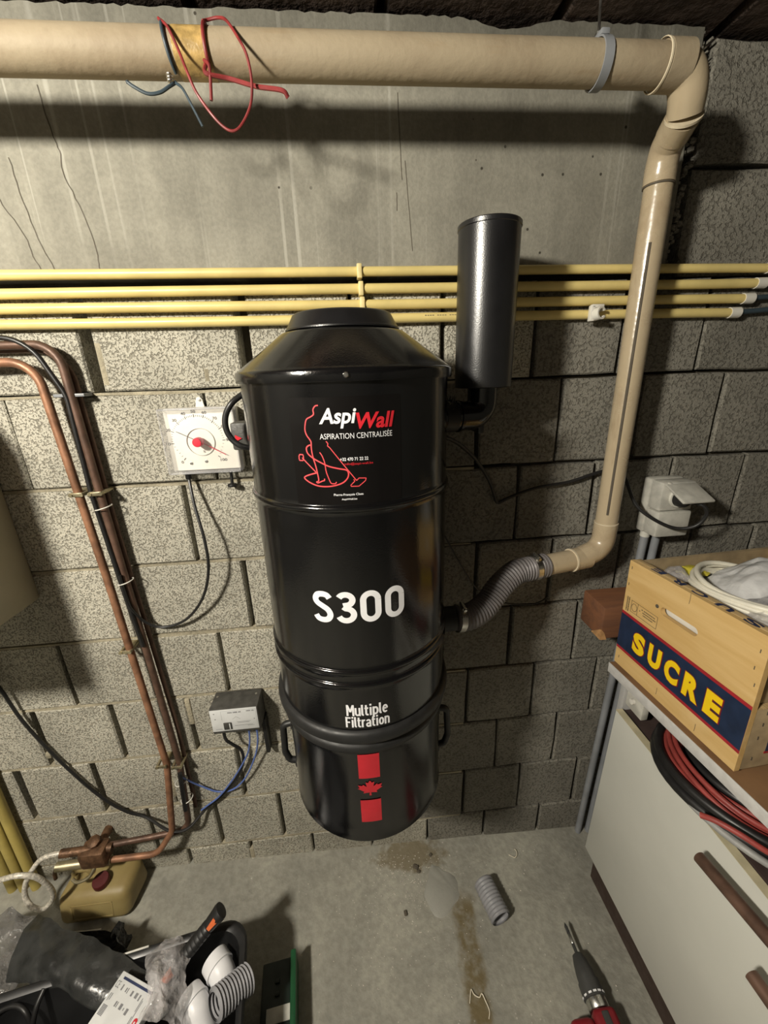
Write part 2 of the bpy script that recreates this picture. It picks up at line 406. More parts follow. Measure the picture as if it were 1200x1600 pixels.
# ------------------------------------------------------------------ setting
# floor: a slab with a slight fall to the right
b = MB(); g = 14
vs = []; fs = []
for j in range(g+1):
    for i in range(g+1):
        x = -2.2+4.2*i/g; y = -3.2+3.3*j/g
        vs.append((x, y, tfloor(x)))
for j in range(g):
    for i in range(g): a = j*(g+1)+i; fs.append((a, a+1, a+g+2, a+g+1))
b.add(vs, fs)
n0 = len(vs); b.add([(-2.2, -3.2, -.35), (2, -3.2, -.35), (2, .1, -.35), (-2.2, .1, -.35)], [(3, 2, 1, 0)])
FL = struct(b.build('floor', 'floor')); FL['label'] = 'grey cement cellar floor with brown drip stain and pale crumbs'
b = MB(); P = []
for i in range(26):
    a = 2*math.pi*i/26; P.append((.205+.052*math.cos(a)*(1+.12*math.sin(2*a+.4))+random.uniform(-.003, .003), -.142+.066*math.sin(a)*(1+.15*math.cos(3*a))+random.uniform(-.003, .003)))
P2 = [(.205+(x-.205)*.94, -.142+(y+.142)*.94) for x, y in P]
N = len(P)
b.add([(x, y, tfloor(x)-.001) for x, y in P]+[(x, y, tfloor(x)+.0016) for x, y in P2], [tuple(range(N, 2*N))]+[(i, (i+1) % N, N+(i+1) % N, N+i) for i in range(N)])
b.build('repair_patch', 'patch', FL)

# back wall: mortar core, beds and every block a piece of its own
b = MB(); b.box(-1.75, 1.75, .055, .25, -.3, 2.16)
WB = struct(b.build('wall_back', 'mortar_dark')); WB['label'] = 'cellar wall of bare concrete blocks under a cast beam'
def irregular_block(x0, x1, z0, z1, jit, y_off):
    def edge(a, b_, n): return [a+(b_-a)*i/n for i in range(n)]
    nx = 4 if x1-x0 > .25 else 3
    out = [(x, z0) for x in edge(x0, x1, nx)]+[(x1, z) for z in edge(z0, z1, 2)]+[(x, z1) for x in edge(x1, x0, nx)]+[(x0, z) for z in edge(z1, z0, 2)]
    out = [(x+random.uniform(-jit, jit), z+random.uniform(-jit, jit)) for x, z in out]
    cx, cz = (x0+x1)/2, (z0+z1)/2; ch = .0035
    inn = [(x-math.copysign(ch, x-cx)*(abs(x-cx) > (x1-x0)*.45), z-math.copysign(ch, z-cz)*(abs(z-cz) > (z1-z0)*.4)) for x, z in out]
    n = len(out); sk = random.uniform(-.0012, .0012)
    vs = [(x, y_off+sk*(x-cx)/.2, z) for x, z in inn]+[(x, y_off+.004, z) for x, z in out]+[(x, .06, z) for x, z in out]
    fs = [tuple(range(n))]+[(k+i, k+(i+1) % n, k+n+(i+1) % n, k+n+i) for k in (0, n) for i in range(n)]
    return vs, fs
# rows: bottom z, then head-joint positions; joints left of the cleaner stand open
ROWS = [(-.1, [-1.39, -.99, -.79, -.592, -.397, -.197, .0, .19, .386, .581, .782, .98, 1.18, 1.4]),
        (.1, [-1.27, -1.07, -.871, -.678, -.48, -.284, -.088, .11, .309, .5, .695, .895, 1.09, 1.29, 1.48]),
        (.3, [-1.39, -1.19, -.99, -.787, -.585, -.381, -.18, .02, .212, .408, .603, .8, 1.0, 1.2, 1.4]),
        (.5, [-1.29, -1.09, -.889, -.688, -.487, -.287, -.09, .11, .308, .51, .703, .9, 1.1, 1.3, 1.5]),
        (.7, [-1.568, -1.168, -.768, -.369, .028, .226, .425, .62, .82, 1.02, 1.22, 1.42]),
        (.9, [-1.367, -.967, -.567, -.276, -.08, .12, .319, .525, .717, .914, 1.097, 1.3, 1.5]),
        (1.1, [-1.58, -1.183, -.783, -.383, .017, .216, .415, .614, .818, 1.016, 1.21, 1.41]),
        (1.3, [-1.5, -1.103, -.703, -.303, -.1, .098, .304, .504, .703, .908, 1.11, 1.31, 1.51]),
        (1.5, [-1.31, -.912, -.512, -.202, .022, .22, .427, .63, .826, 1.03, 1.23, 1.43])]
GAPS = {(-.512, 8): .022, (-.202, 8): .026, (.22, 8): .010, (-.383, 6): .011, (-.276, 5): .011, (-.369, 4): .010, (-.768, 4): .011, (-.889, 3): .016, (-.688, 3): .013, (-.487, 3): .012,
        (-.381, 2): .012, (-.787, 2): .015, (-.99, 2): .02, (-.284, 1): .011, (-.48, 1): .012, (-.678, 1): .011, (-.871, 1): .018, (-.397, 0): .010, (-.592, 0): .012, (-.703, 7): .0035, (.304, 7): .011, (.319, 5): .010, (.216, 6): .009, (.226, 4): .009, (.425, 4): .009, (.415, 6): .009, (.308, 3): .009, (.309, 1): .008, (.408, 2): .007, (.11, 3): .008}
nb = 0
for ri, (z, xs) in enumerate(ROWS):
    for i in range(len(xs)-1):
        g0 = GAPS.get((xs[i], ri), .0065 if xs[i] < .24 else .0085); g1 = GAPS.get((xs[i+1], ri), .0065 if xs[i+1] < .24 else .0085)
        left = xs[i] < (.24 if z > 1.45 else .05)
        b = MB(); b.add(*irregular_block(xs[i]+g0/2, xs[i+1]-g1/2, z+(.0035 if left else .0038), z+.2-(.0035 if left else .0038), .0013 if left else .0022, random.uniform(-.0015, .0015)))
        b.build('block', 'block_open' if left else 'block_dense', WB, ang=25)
    # the bed of mortar under this row, nearly flush on the left half
    b = MB(); pts = [(-1.6+.1*q, z-.0048+random.uniform(-.0012, .0012)) for q in range(20)]; top = [(x, z+.0012+random.uniform(-.0014, .0014)) for x, _ in pts]
    b.prism([(x, zz) for x, zz in pts]+top[::-1], -.06, -.0028+.0008*(ri % 3), Matrix(((1, 0, 0, 0), (0, 0, -1, 0), (0, 1, 0, 0), (0, 0, 0, 1))))
    b.build('mortar_bed', 'mortar', WB)
    b = MB(); b.prism([(x+2.0, zz) for x, zz in pts[:-4]]+[(x+2.0, zz) for x, zz in top[:-4]][::-1], -.06, -.02, Matrix(((1, 0, 0, 0), (0, 0, -1, 0), (0, 1, 0, 0), (0, 0, 0, 1))))
    b.build('mortar_bed', 'mortar_dark', WB)
# partly filled head joints: sandy pointing standing in some open joints
for x, z0, z1 in [(-.492, 1.515, 1.60), (-.288, 1.515, 1.545), (-.487, .6, .69), (-.585, .33, .47), (-.889, .53, .55), (-.397, .0, .06)]:
    b = MB(); b.box(x-.007, x+.007, .0, .05, z0, z1, .003); b.build('pointing', 'mortar', WB)
# rough blocks beside the beam at the top right
for z in (1.7, 1.9):
    xs = [.735, 1.0, 1.31, 1.62] if z > 1.8 else [.735, 1.12, 1.5]
    for a, c_ in zip(xs, xs[1:]):
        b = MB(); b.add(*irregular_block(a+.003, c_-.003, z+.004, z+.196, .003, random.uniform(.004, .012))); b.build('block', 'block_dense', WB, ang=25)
# rough mortar seam where the beam meets those blocks
b = MB()
for i in range(60):
    z = 1.722+.38*i/60; x = .708+random.uniform(-.012, .014); r = random.uniform(.003, .007)*(1 if z < 2.0 else .6)
    b.box(x-r, x+r, -.001-random.random()*.003, .03, z-r*.9, z+r*.9, r*.4, seg=1)
b.build('mortar_seam', 'block_dense', WB)

# the cast beam, its top arris broken away
top = []; x = -1.7
while x < .69:
    d = 0
    if .22 < x < .42: d = -.014*math.exp(-((x-.33)/.055)**2)
    top.append((x, 2.1045+d+random.uniform(-.0022, .0016))); x += .011
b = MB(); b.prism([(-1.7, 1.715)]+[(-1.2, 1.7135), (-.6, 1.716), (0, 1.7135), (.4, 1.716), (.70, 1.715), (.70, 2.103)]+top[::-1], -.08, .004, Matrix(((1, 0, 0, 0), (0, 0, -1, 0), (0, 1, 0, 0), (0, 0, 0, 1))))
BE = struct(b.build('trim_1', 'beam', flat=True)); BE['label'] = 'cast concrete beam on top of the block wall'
onbeam = lambda x, z: (x, -.0046, z)
for pts in [[(-.604, 1.90), (-.60, 1.86), (-.592, 1.83), (-.57, 1.785), (-.565, 1.75), (-.554, 1.72)], [(-.56, 1.90), (-.557, 1.85), (-.55, 1.79), (-.538, 1.745), (-.53, 1.718)],
            [(-.485, 2.0), (-.478, 1.93), (-.473, 1.905), (-.477, 1.88), (-.465, 1.84), (-.455, 1.80), (-.45, 1.75), (-.452, 1.725)]]:
    b = MB(); ribbon(b, [(x_+random.uniform(-.0012, .0012), z_) for x_, z_ in c2(pts, 4)], .0016, onbeam); b.build('crack', 'grime', BE)
for x_, z0, z1, s_ in [(.128, 2.0, 1.87, .006), (.14, 1.90, 1.752, .013), (.123, 1.85, 1.82, 0)]:
    b = MB(); ribbon(b, [(x_+s_*t+random.uniform(-.0004, .0004), z0+(z1-z0)*t) for t in (0, .2, .4, .6, .8, 1)], .0011, onbeam); b.build('scratch', 'grime', BE)

# ceiling of fired-clay planks running towards the viewer
b = MB(); b.box(-2.2, 2.0, -3.2, .2, 2.15, 2.25)
CE = struct(b.build('ceiling', 'ceiling')); CE['label'] = 'dark ceiling of fired clay planks'
for i in range(13):
    x0 = -2.13+.32*i-.005
    b = MB(); b.box(x0+.005, x0+.311, -3.2, .06, 2.112+random.uniform(-.003, .003), 2.152, .006, seg=1); b.build('plank', 'ceiling', CE)
for nm, bx in [('wall_left', (-2.3, -2.2, -3.2, .1, -.3, 2.2)), ('wall_right', (2.0, 2.1, -3.2, .1, -.3, 2.2)), ('wall_front', (-2.3, 2.1, -3.3, -3.2, -.3, 2.2))]:
    b = MB(); b.box(*bx); struct(b.build(nm, 'plaster'))

# ------------------------------------------------------------------ yellow conduits along the foot of the beam
ZL = [(1.7185, 1.711), (1.686, 1.682), (1.660, 1.652), (1.634, 1.624)]
names = ['topmost yellow conduit running along the wall tight under the concrete beam', 'second yellow conduit from the top of the four along the wall',
         'third yellow conduit from the top of the four along the wall', 'lowest of the four long yellow conduits along the block wall']
XE = [.935, .915, .893, .868]
for i, (za, zb) in enumerate(ZL):
    t = thing('conduit', names[i], 'conduit', (-1.6, -.0135, za), group='yellow conduits along the wall')
    zz = lambda x_: za+(zb-za)*(x_+.65)/1.55
    r = .0095 if i else .009
    P = [(x_, -.0135+.0008*math.sin(x_*5+i), zz(x_)+.0008*math.sin(3.3*x_+i*2)) for x_ in [-1.6+.1*q for q in range(25)] if x_ < XE[i]]+[(XE[i], -.0135, zz(XE[i]))]
    b = MB(); b.tube(P, r, 14); b.build('pipe', 'yellow', t)
    b = MB(); x_ = .046-.0025*(i-1.5)*-.6; b.box(x_-.005, x_+.005, -.026, 0, zz(x_)-.0135, zz(x_)+.0125, .002); b.build('clip', 'yellow_pale', t)
    b = MB(); b.lathe([(r*.6, 0), (r+.0015, 0), (r+.0018, .024), (r*.55, .026)], 16, frame((XE[i]-.004, -.0135, zz(XE[i])), (1, 0, 0))); b.build('end_sleeve', 'white', t)
    b = MB(); b.tube([(XE[i]+.01, -.0135, zz(XE[i])), (XE[i]+.12, -.014, zz(XE[i])+.006), (1.5, -.014, zz(XE[i])+.02)], .0055, 10); b.build('wire', 'slate_wire', t)
    if i == 3:
        b = MB()
        for q in range(16):
            x_ = .175+q*.0052; 
            if q % 5 != 4: b.box(x_, x_+.0035, -.0232, -.0225, zz(x_)+.0015, zz(x_)+.0042)
        b.build('faded_print', 'grime', t)
t = thing('pipe_clip', 'small white snap-on pipe clip hanging on the lowest yellow conduit', 'clip', (.545, -.03, 1.627))
b = MB(); a = [(.0125*math.cos(q), .0125*math.sin(q)) for q in [math.radians(d) for d in range(-60, 245, 15)]]
inn = [(.009*math.cos(q), .009*math.sin(q)) for q in [math.radians(d) for d in range(-60, 245, 15)]]
b.prism(a+inn[::-1], -.008, .008, frame((.545, -.036, 1.626), (.35, -1, .1))); b.build('ring', 'white', t)
b = MB(); b.box(.529, .539, -.034, -.022, 1.612, 1.643, .002); b.box(.531, .558, -.034, -.023, 1.638, 1.645, .002); b.build('saddle', 'white', t)

# olive conduits dropping to the floor at the lower left
for i, (xt, xb, lab) in enumerate([(-1.035, -1.05, 'upright olive yellow conduit nearest the jerrycan, meeting the floor'), (-1.068, -1.085, 'middle of three upright olive yellow conduits at left edge'), (-1.10, -1.118, 'leftmost upright olive yellow conduit in the lower left corner')]):
    b = MB(); b.tube([(xb, -.022, tfloor(xb)-.01), (xt, -.022, .6), (xt+.012, -.022, 1.034)], .013, 14)
    tag(b.build('conduit', 'olive'), lab, 'conduit', 'upright olive conduits')

# ------------------------------------------------------------------ the central vacuum canister
AX, AY = .003, -.205
VT = Matrix.Translation((AX, AY, 0))
VAC = thing('central_vacuum', 'tall gloss black cylindrical vacuum unit with dome lid hung on the block wall', 'vacuum cleaner', (AX, AY, .622))
NV = 96
def ringprof(z, r, h=.0052, d=.0042): return [(r, z-h*2.4), (r, z-h*1.2)]+[(r+d*math.cos(math.radians(a)), z+h*math.sin(math.radians(a))) for a in range(-80, 81, 20)]+[(r, z+h*1.2), (r, z+h*2.4)]
R = .1715
b = MB(); b.lathe([(0, .888), (.160, .888), (.1695, .89), (R, .905), (R, .925)]+ringprof(1.020, R)+ringprof(1.047, R)+ringprof(1.337, R)+[(R, 1.50), (R, 1.522), (.160, 1.522), (0, 1.522)], NV, VT); b.build('body', 'black', VAC)
b = MB(); b.lathe([(R+.0004, 1.5125), (.1772, 1.5125), (.1778, 1.5145), (.1778, 1.526), (.1765, 1.5285), (.1735, 1.530), (.170, 1.5325), (.1035, 1.5814), (.099, 1.5845), (.094, 1.5858), (0, 1.586)], NV, VT); b.build('lid', 'black', VAC)
b = MB(); b.lathe([(0, 1.5862), (.083, 1.5862), (.0925, 1.5878), (.0925, 1.590), (.0895, 1.593), (.080, 1.6105), (.0765, 1.613), (0, 1.614)], NV, VT); b.build('cap', 'black_satin', VAC)
b = MB(); b.lathe([(0, .633), (.150, .633), (.160, .625), (.1655, .6225), (.1675, .626), (.1665, .632), (.1655, .64), (.1656, .66), (.1661, .85), (.1663, .868), (.162, .886), (0, .886)], NV, VT); bk = b.build('bucket', 'black', VAC)
b = MB(); b.lathe([(.1655, .866), (.171, .866), (.1738, .870), (.1738, .879), (.171, .883), (.168, .886), (.1765, .8945), (.1805, .900), (.1812, .908), (.1795, .917), (.175, .921), (R, .922), (.165, .9)], NV, VT); b.build('clamp_ring', 'rubber', VAC)
for s in (-1, 1):
    for th in (math.radians(s*90),):
        ex = AX+s*.166
        P = fillet([(ex, AY, .782), (ex+s*.022, AY, .778), (ex+s*.026, AY, .70), (ex+s*.018, AY, .672), (ex-s*.001, AY, .668)], .012, 5)
        b = MB(); b.tube(P, .0076, 12); b.build('handle', 'rubber', VAC)
        for za in (.774, .660):
            b = MB(); b.box(ex-.004, ex+.004, AY-.013, AY+.013, za, za+.017, .002); b.build('handle_mount', 'rubber', VAC)
# lid screws: front and right side
for th in (0.0, math.radians(88), math.radians(-88)):
    p = Vector((AX+.1778*math.sin(th), AY-.1778*math.cos(th), 1.5205)); dr_ = (math.sin(th), -math.cos(th), 0)
    b = MB(); b.lathe([(.0042, 0), (.0042, .001), (.0028, .0028), (0, .003)], 14, frame(p, dr_)); b.build('screw', 'steel', VAC)
def oncyl(rr, lift=.0006):
    q = rr+lift
    return lambda s, z: (AX+q*math.sin(s/rr), AY-q*math.cos(s/rr), z)
fb = oncyl(R, .0011); fk = oncyl(.1660, .0011)
# vinyl sticker, gently wrapped
b = MB(); sv = []; sf = []; ns = 14; f0 = oncyl(R, .0005)
for i in range(ns+1):
    s = -.0835+.157*i/ns; sv += [f0(s, 1.3445), f0(s, 1.4935)]
b.add(sv, [(2*i, 2*i+2, 2*i+3, 2*i+1) for i in range(ns)]); ST = b.build('sticker', 'sticker', VAC); ST['label'] = 'black sticker with red line drawing and AspiWall lettering'
fs_ = oncyl(R, .0009)
b = MB(); put_text(b, 'Aspi', -.0402, .0106, 1.4523, 1.4795, fs_, .025, .22); b.build('white_lettering', 'ink_white', ST)
b = MB(); put_text(b, 'Wall', .0098, .0640, 1.4507, 1.4722, oncyl(R, .0013), .028, .22); b.build('red_lettering', 'ink_red', ST)
b = MB(); put_text(b, 'ASPIRATION CENTRALISÉE', -.0407, .0600, 1.4383, 1.4478, fs_, -.004); b.build('white_lettering', 'ink_white', ST)
b = MB(); put_text(b, '+32 470 71 22 22', -.0152, .0240, 1.4078, 1.4124, fs_, .015); b.build('small_white_lettering', 'ink_white', ST)
b = MB(); put_text(b, 'Pierre-François Claes', -.0273, .0146, 1.3570, 1.3612, fs_, .012); b.build('small_white_lettering', 'ink_white', ST)
b = MB(); put_text(b, 'AspiWall.be', -.0166, .0054, 1.3505, 1.3540, fs_, .012); b.build('small_white_lettering', 'ink_white', ST)
b = MB(); put_text(b, 'info@aspi-wall.be', -.0092, .0305, 1.4010, 1.4052, fs_); b.build('small_red_lettering', 'ink_red', ST)
LINES = dict(
 back=([(-.0396, 1.4833), (-.0438, 1.4824), (-.047, 1.4779), (-.0469, 1.4718), (-.0517, 1.4684), (-.057, 1.4658), (-.0596, 1.4604), (-.0611, 1.451), (-.0592, 1.4439), (-.0555, 1.4383), (-.0538, 1.4343), (-.0542, 1.4254), (-.053, 1.414), (-.0503, 1.4025), (-.0487, 1.3925), (-.0475, 1.3807), (-.0508, 1.3786), (-.0495, 1.3772), (-.0474, 1.3776), (-.0421, 1.3799), (-.0393, 1.3807), (-.039, 1.3833)], .0017, 1),
 hose=([(-.0496, 1.3916), (-.0568, 1.3898), (-.0661, 1.3866), (-.0687, 1.3835), (-.0616, 1.3777), (-.0496, 1.3729), (-.0359, 1.3718), (-.0224, 1.3737), (-.0122, 1.3777), (-.006, 1.3842), (-.0048, 1.3908), (-.0078, 1.3951), (-.019, 1.3976), (-.0319, 1.4011), (-.0431, 1.4067), (-.0529, 1.4124), (-.0601, 1.4189), (-.0617, 1.4254), (-.0596, 1.429), (-.0554, 1.4309)], .0019, 1),
 pole=([(-.0695, 1.4128), (-.0504, 1.3925)], .0016, 0),
 plug=([(-.0741, 1.4152), (-.0729, 1.4173), (-.0679, 1.4171), (-.0674, 1.4150), (-.0674, 1.4105), (-.0689, 1.4088), (-.0738, 1.4089), (-.0744, 1.4110)], .0015, 2),
 leg=([(-.0428, 1.4206), (-.0398, 1.4157), (-.0368, 1.4058), (-.0358, 1.3942), (-.0332, 1.3849), (-.0304, 1.3773), (-.0272, 1.3759), (-.0235, 1.3763), (-.0223, 1.3785)], .0014, 1),
 arm=([(-.0327, 1.4357), (-.0302, 1.4325), (-.031, 1.4293), (-.0282, 1.4269), (.006, 1.3792)], .0013, 0),
 head=([(.006, 1.3792), (.0095, 1.3827), (.0195, 1.382), (.0185, 1.3783), (.0089, 1.3709), (-.0019, 1.3712), (-.0026, 1.3729), (.0035, 1.3786), (.002, 1.3812)], .0013, 0))
def dense(P): return [(a[0]+(c_[0]-a[0])*q/6, a[1]+(c_[1]-a[1])*q/6) for a, c_ in zip(P, P[1:]) for q in range(6)]+[P[-1]]
b = MB()
for nme, (pts, wd, sm) in LINES.items():
    ribbon(b, c2(pts, 4) if sm == 1 else dense(pts), wd, fs_, closed=(sm == 2))
b.build('red_line_drawing', 'ink_salmon', ST)
def arc(cx, cy, rx, ry, a0, a1, n=12): return [(cx+rx*math.cos(math.radians(a0+(a1-a0)*i/n)), cy+ry*math.sin(math.radians(a0+(a1-a0)*i/n))) for i in range(n+1)]
# bold condensed letters as pen strokes in a box of height 1 (stroke .17): width, strokes
GL = {'S': (.60, [c2([(.515, .79), (.44, .885), (.30, .915), (.16, .88), (.095, .75), (.15, .63), (.30, .53), (.45, .42), (.51, .26), (.44, .125), (.30, .085), (.15, .12), (.075, .23)], 4)]),
      '3': (.60, [arc(.29, .745, .20, .17, 155, 90, 5)+arc(.29, .745, .20, .17, 90, -90, 12)[1:]+[(.22, .56)], [(.22, .53)]+arc(.29, .28, .22, .195, 90, -90, 14)+arc(.29, .28, .22, .195, -90, -160, 5)[1:]]),
      '0': (.64, [arc(.32, .70, .215, .215, 0, 180, 14)+[(.105, .30)]+arc(.32, .30, .215, .215, 180, 360, 14)+[(.535, .70)]]),
      'M': (.74, [[(.085, 0), (.085, 1)], [(.655, 0), (.655, 1)], [(.10, .97), (.37, .36)], [(.64, .97), (.37, .36)]]),
      'F': (.56, [[(.085, 0), (.085, 1)], [(.085, .915), (.55, .915)], [(.085, .50), (.47, .50)]]),
      'u': (.56, [[(.085, .74), (.085, .26)]+arc(.27, .235, .185, .16, 180, 340, 10), [(.465, 0), (.465, .74)]]),
      'l': (.25, [[(.085, 1), (.085, .2)]+arc(.19, .18, .105, .105, 180, 270, 6)+[(.23, .075)]]),
      't': (.40, [[(.145, .95), (.145, .22)]+arc(.26, .20, .115, .125, 180, 270, 6)+[(.37, .075)], [(.0, .665), (.36, .665)]]),
      'i': (.24, [[(.115, 0), (.115, .74)], [(.115, .86), (.115, 1.02)]]),
      'p': (.57, [[(.085, -.24), (.085, .74)], arc(.285, .37, .195, .295, 135, -135, 16)]),
      'e': (.56, [[(.09, .40), (.455, .40)]+arc(.275, .37, .185, .30, 8, 180, 12)+arc(.275, .37, .185, .30, 180, 318, 10)[1:]]),
      'r': (.40, [[(.085, 0), (.085, .74)], arc(.30, .45, .215, .22, 165, 75, 8)]),
      'a': (.55, [arc(.26, .46, .195, .21, 150, 20, 8)+[(.455, .40), (.455, 0)], arc(.255, .215, .175, .155, 40, 330, 14)+[(.45, .16)]]),
      'o': (.57, [arc(.285, .37, .195, .295, 0, 360, 22)]),
      'n': (.56, [[(.085, 0), (.085, .74)], arc(.275, .48, .19, .19, 160, 0, 10)+[(.465, 0)]])}
def pen(mb, word, s0, s1, z0, h, fn, st=.168, gap=.075):
    """stroke lettering from s0 to s1 on baseline z0 with capital height h"""
    tot = sum(GL[c][0] for c in word)+gap*(len(word)-1); k_ = (s1-s0)/tot; x = s0
    for c in word:
        for q in GL[c][1]:
            P = [(x+px*k_, z0+pz*h) for px, pz in q]
            ribbon(mb, [p for i, p in enumerate(P) if not i or (p[0]-P[i-1][0])**2+(p[1]-P[i-1][1])**2 > 1e-10], st*h*(.5+.5*k_/h), fn)
        x += (GL[c][0]+gap)*k_
b = MB(); pen(b, 'S300', -.0758, .0748, 1.1460, .0565, fb, .178, .085); b.build('white_lettering', 'ink_white', VAC)
b = MB(); pen(b, 'Multiple', -.0344, .0385, .9562, .0245, fb, .165, .07); b.build('white_lettering', 'ink_white', VAC)
b = MB(); pen(b, 'Filtration', -.0370, .0408, .9305, .0235, fb, .165, .07); b.build('white_lettering', 'ink_white', VAC)
def quad_on(fn, s0, s1, z0, z1, sk=0):
    b = MB(); v = []
    for i in range(7):
        s = s0+(s1-s0)*i/6; v += [fn(s, z0), fn(s, z1)]
    return b.add(v, [(2*i, 2*i+2, 2*i+3, 2*i+1) for i in range(6)])
quad_on(fk, -.0212, .0188, .7990, .8590).build('red_square', 'ink_crimson', VAC)
quad_on(fk, -.0214, .0184, .6815, .7415).build('red_square', 'ink_crimson', VAC)
half = [(0, 1), (.115, .78), (.25, .85), (.20, .42), (.40, .63), (.455, .52), (.70, .57), (.615, .31), (.72, .25), (.36, -.03), (.41, -.19), (.045, -.135), (.06, -.42)]
leaf = half+[(-x_, y_) for x_, y_ in half[::-1] if x_ > 0]
b = MB(); b.add([fk(-.0012+x_*.0235/.72, .7655+y_*.0275) for x_, y_ in leaf], [tuple(range(len(leaf)))]); b.build('maple_leaf', 'ink_crimson', VAC)
# intake stub, wall bracket
b = MB(); cylp(b, (AX+.16, -.2, 1.017), (.206, -.2, 1.017), .0265, 28); b.build('intake_stub', 'rubber', VAC)
for za, zb in ((1.25, 1.45), (.98, 1.1)):
    b = MB(); b.box(-.06, .066, -.04, 0, za, zb, .003); b.build('wall_bracket', 'black_satin', VAC)
# switch socket and looped lead at its left flank
b = MB(); b.box(-.212, -.158, -.165, -.125, 1.395, 1.445, .004); sw = b.build('switch_box', 'box_black', VAC)
b = MB(); b.prism([(-.205, 1.411), (-.193, 1.417), (-.2045, 1.4235)], .165, .167, Matrix(((1, 0, 0, 0), (0, 0, -1, 0), (0, 1, 0, 0), (0, 0, 0, 1)))); b.build('red_arrow', 'ink_red', sw)
b = MB(); b.tube(crs([(-.164, -.185, 1.500), (-.176, -.192, 1.494), (-.193, -.2, 1.481), (-.206, -.2, 1.461), (-.2085, -.2, 1.439), (-.201, -.2, 1.42), (-.187, -.2, 1.408), (-.172, -.192, 1.403), (-.16, -.185, 1.402)], 6), .0052, 12); b.build('looped_lead', 'cable', VAC)
b = MB(); cylp(b, (-.21, -.0, 1.500), (-.21, -.012, 1.500), .006, 12); tag(b.build('wall_plug', 'white'), 'small white round wall plug beside the top left of the black vacuum', 'plug')

# exhaust muffler standing at the right of the canister
MX, MY = .268, -.13
t = thing('exhaust_muffler', 'satin black upright exhaust cylinder on an elbow right of the vacuum', 'muffler', (MX, MY, 1.437))
b = MB(); b.lathe([(0, 1.489), (.050, 1.489), (.0533, 1.4905), (.0535, 1.494), (.0535, 1.750), (.0548, 1.751), (.0548, 1.757), (.0535, 1.7585), (.050, 1.7585), (.049, 1.75), (0, 1.748)], 64, Matrix.Translation((MX, MY, 0))); b.build('cylinder', 'black_satin', t)
b = MB(); b.tube(fillet([(.158, -.16, 1.437), (MX, MY, 1.437), (MX, MY, 1.492)], .045, 9), .0285, 24); b.build('elbow', 'black', t)
b = MB(); b.tube([(.2135, -.1455, 1.437), (.2185, -.1443, 1.437)], .0305, 24); b.build('elbow_collar', 'black', t)
b = MB()
for q in range(26):
    a = math.radians(-70+q*8); c_ = Vector((.186+random.uniform(0, .022), -.152+.0295*math.sin(a)*.6, 1.437+.0285*math.cos(a)))
    dv = Vector((random.uniform(-.006, .006), .008*math.sin(a), .006+.010*random.random())); sd = Vector((.003, .001, 0))
    b.add([c_-sd, c_+sd, c_+dv, c_+Vector((0, .0008, .0003))], [(0, 1, 2), (0, 2, 3), (1, 3, 2), (0, 3, 1)])
b.tube([(.181, -.1535, 1.437), (.207, -.1465, 1.437)], .0296, 20); b.build('frayed_tape', 'rubber', t, ang=20)
b = MB(); b.box(.262, .274, -.135, 0, 1.40, 1.437, .002); b.build('stay', 'black_satin', t)

# ------------------------------------------------------------------ cream PVC pipe run
PR = .0272; PY = -.15; PZ = 1.961
t = thing('pvc_pipe', 'long cream PVC pipe under the ceiling turning down the wall at right', 'pipe', (.6, -.1, 1.07))
b = MB(); b.tube([(-1.9, PY, 1.961), (-.9, PY, 1.961), (-.2, PY, 1.9615), (.530, PY, 1.963)], PR, 36); b.build('level_pipe', 'pvc_dusty', t)
b = MB(); b.tube([(-.207, PY, 1.9615), (-.157, PY, 1.9616)], .0275, 36, caps=False); b.build('glue_band', 'glue', t)
b = MB(); b.lathe([(PR, 0), (.0312, .002), (.0312, .040), (PR, .042)], 36, frame((.523, PY, 1.963), (1, 0, 0))); b.build('socket', 'pvc_dusty', t)
b = MB(); b.lathe([(.0305, 0), (.0318, .0008), (.0318, .0035), (.0305, .0042)], 36, frame((.519, PY, 1.963), (1, .0, 0))); b.build('socket_rim', 'pvc_edge', t)
elb = crs([(.534, PY, 1.963), (.556, -.1495, 1.9615), (.574, -.148, 1.950), (.584, -.143, 1.930), (.591, -.134, 1.911)], 6)
b = MB(); b.tube(elb, [.0290-.0025*i/(len(elb)-1) for i in range(len(elb))], 36); b.build('elbow', 'pvc', t)
cpl = crs([(.591, -.134, 1.911), (.598, -.107, 1.9005), (.6035, -.086, 1.890)], 5)
b = MB(); b.tube(cpl[:7], .0274, 36); b.build('coupling', 'pvc', t)
b = MB(); b.tube([elb[-1], elb[-1]+Vector((.0006, -.0001, -.0015))+Vector((.0007, .0027, -.001))], .0282, 36); b.build('coupling_rim', 'pvc_edge', t)
b = MB(); b.tube(crs([cpl[6], (.6035, -.086, 1.890), (.6065, -.0765, 1.874), (.6075, -.073, 1.853), (.608, -.073, 1.84)], 6), .0262, 36); b.build('bend', 'pvc', t)
b = MB(); b.lathe([(.024, 0), (.0268, .001), (.0268, .004), (.0264, .006), (.0264, .024), (.024, .026)], 36, frame((.6085, -.073, 1.836), (0, 0, 1))); b.build('socket', 'pvc', t)
b = MB(); b.lathe([(.024, 0), (.0266, .0006), (.0266, .0026), (.024, .003)], 36, frame((.6085, -.073, 1.833), (0, 0, 1))); b.build('socket_rim', 'grime', t)
b = MB(); b.tube([(.6085, -.073, 1.84), (.6105, -.073, 1.5), (.6095, -.073, 1.165)], .0246, 36); b.build('upright_pipe', 'pvc', t)
b = MB(); dd = Vector((-.60, -.795, 0)).normalized(); P = [Vector((.6105, -.073, z))+dd*.0238 for z in (1.74, 1.62, 1.5, 1.4, 1.3, 1.19)]
b.tube(P, .0031, 8); b.build('glued_seam', 'grime', t)
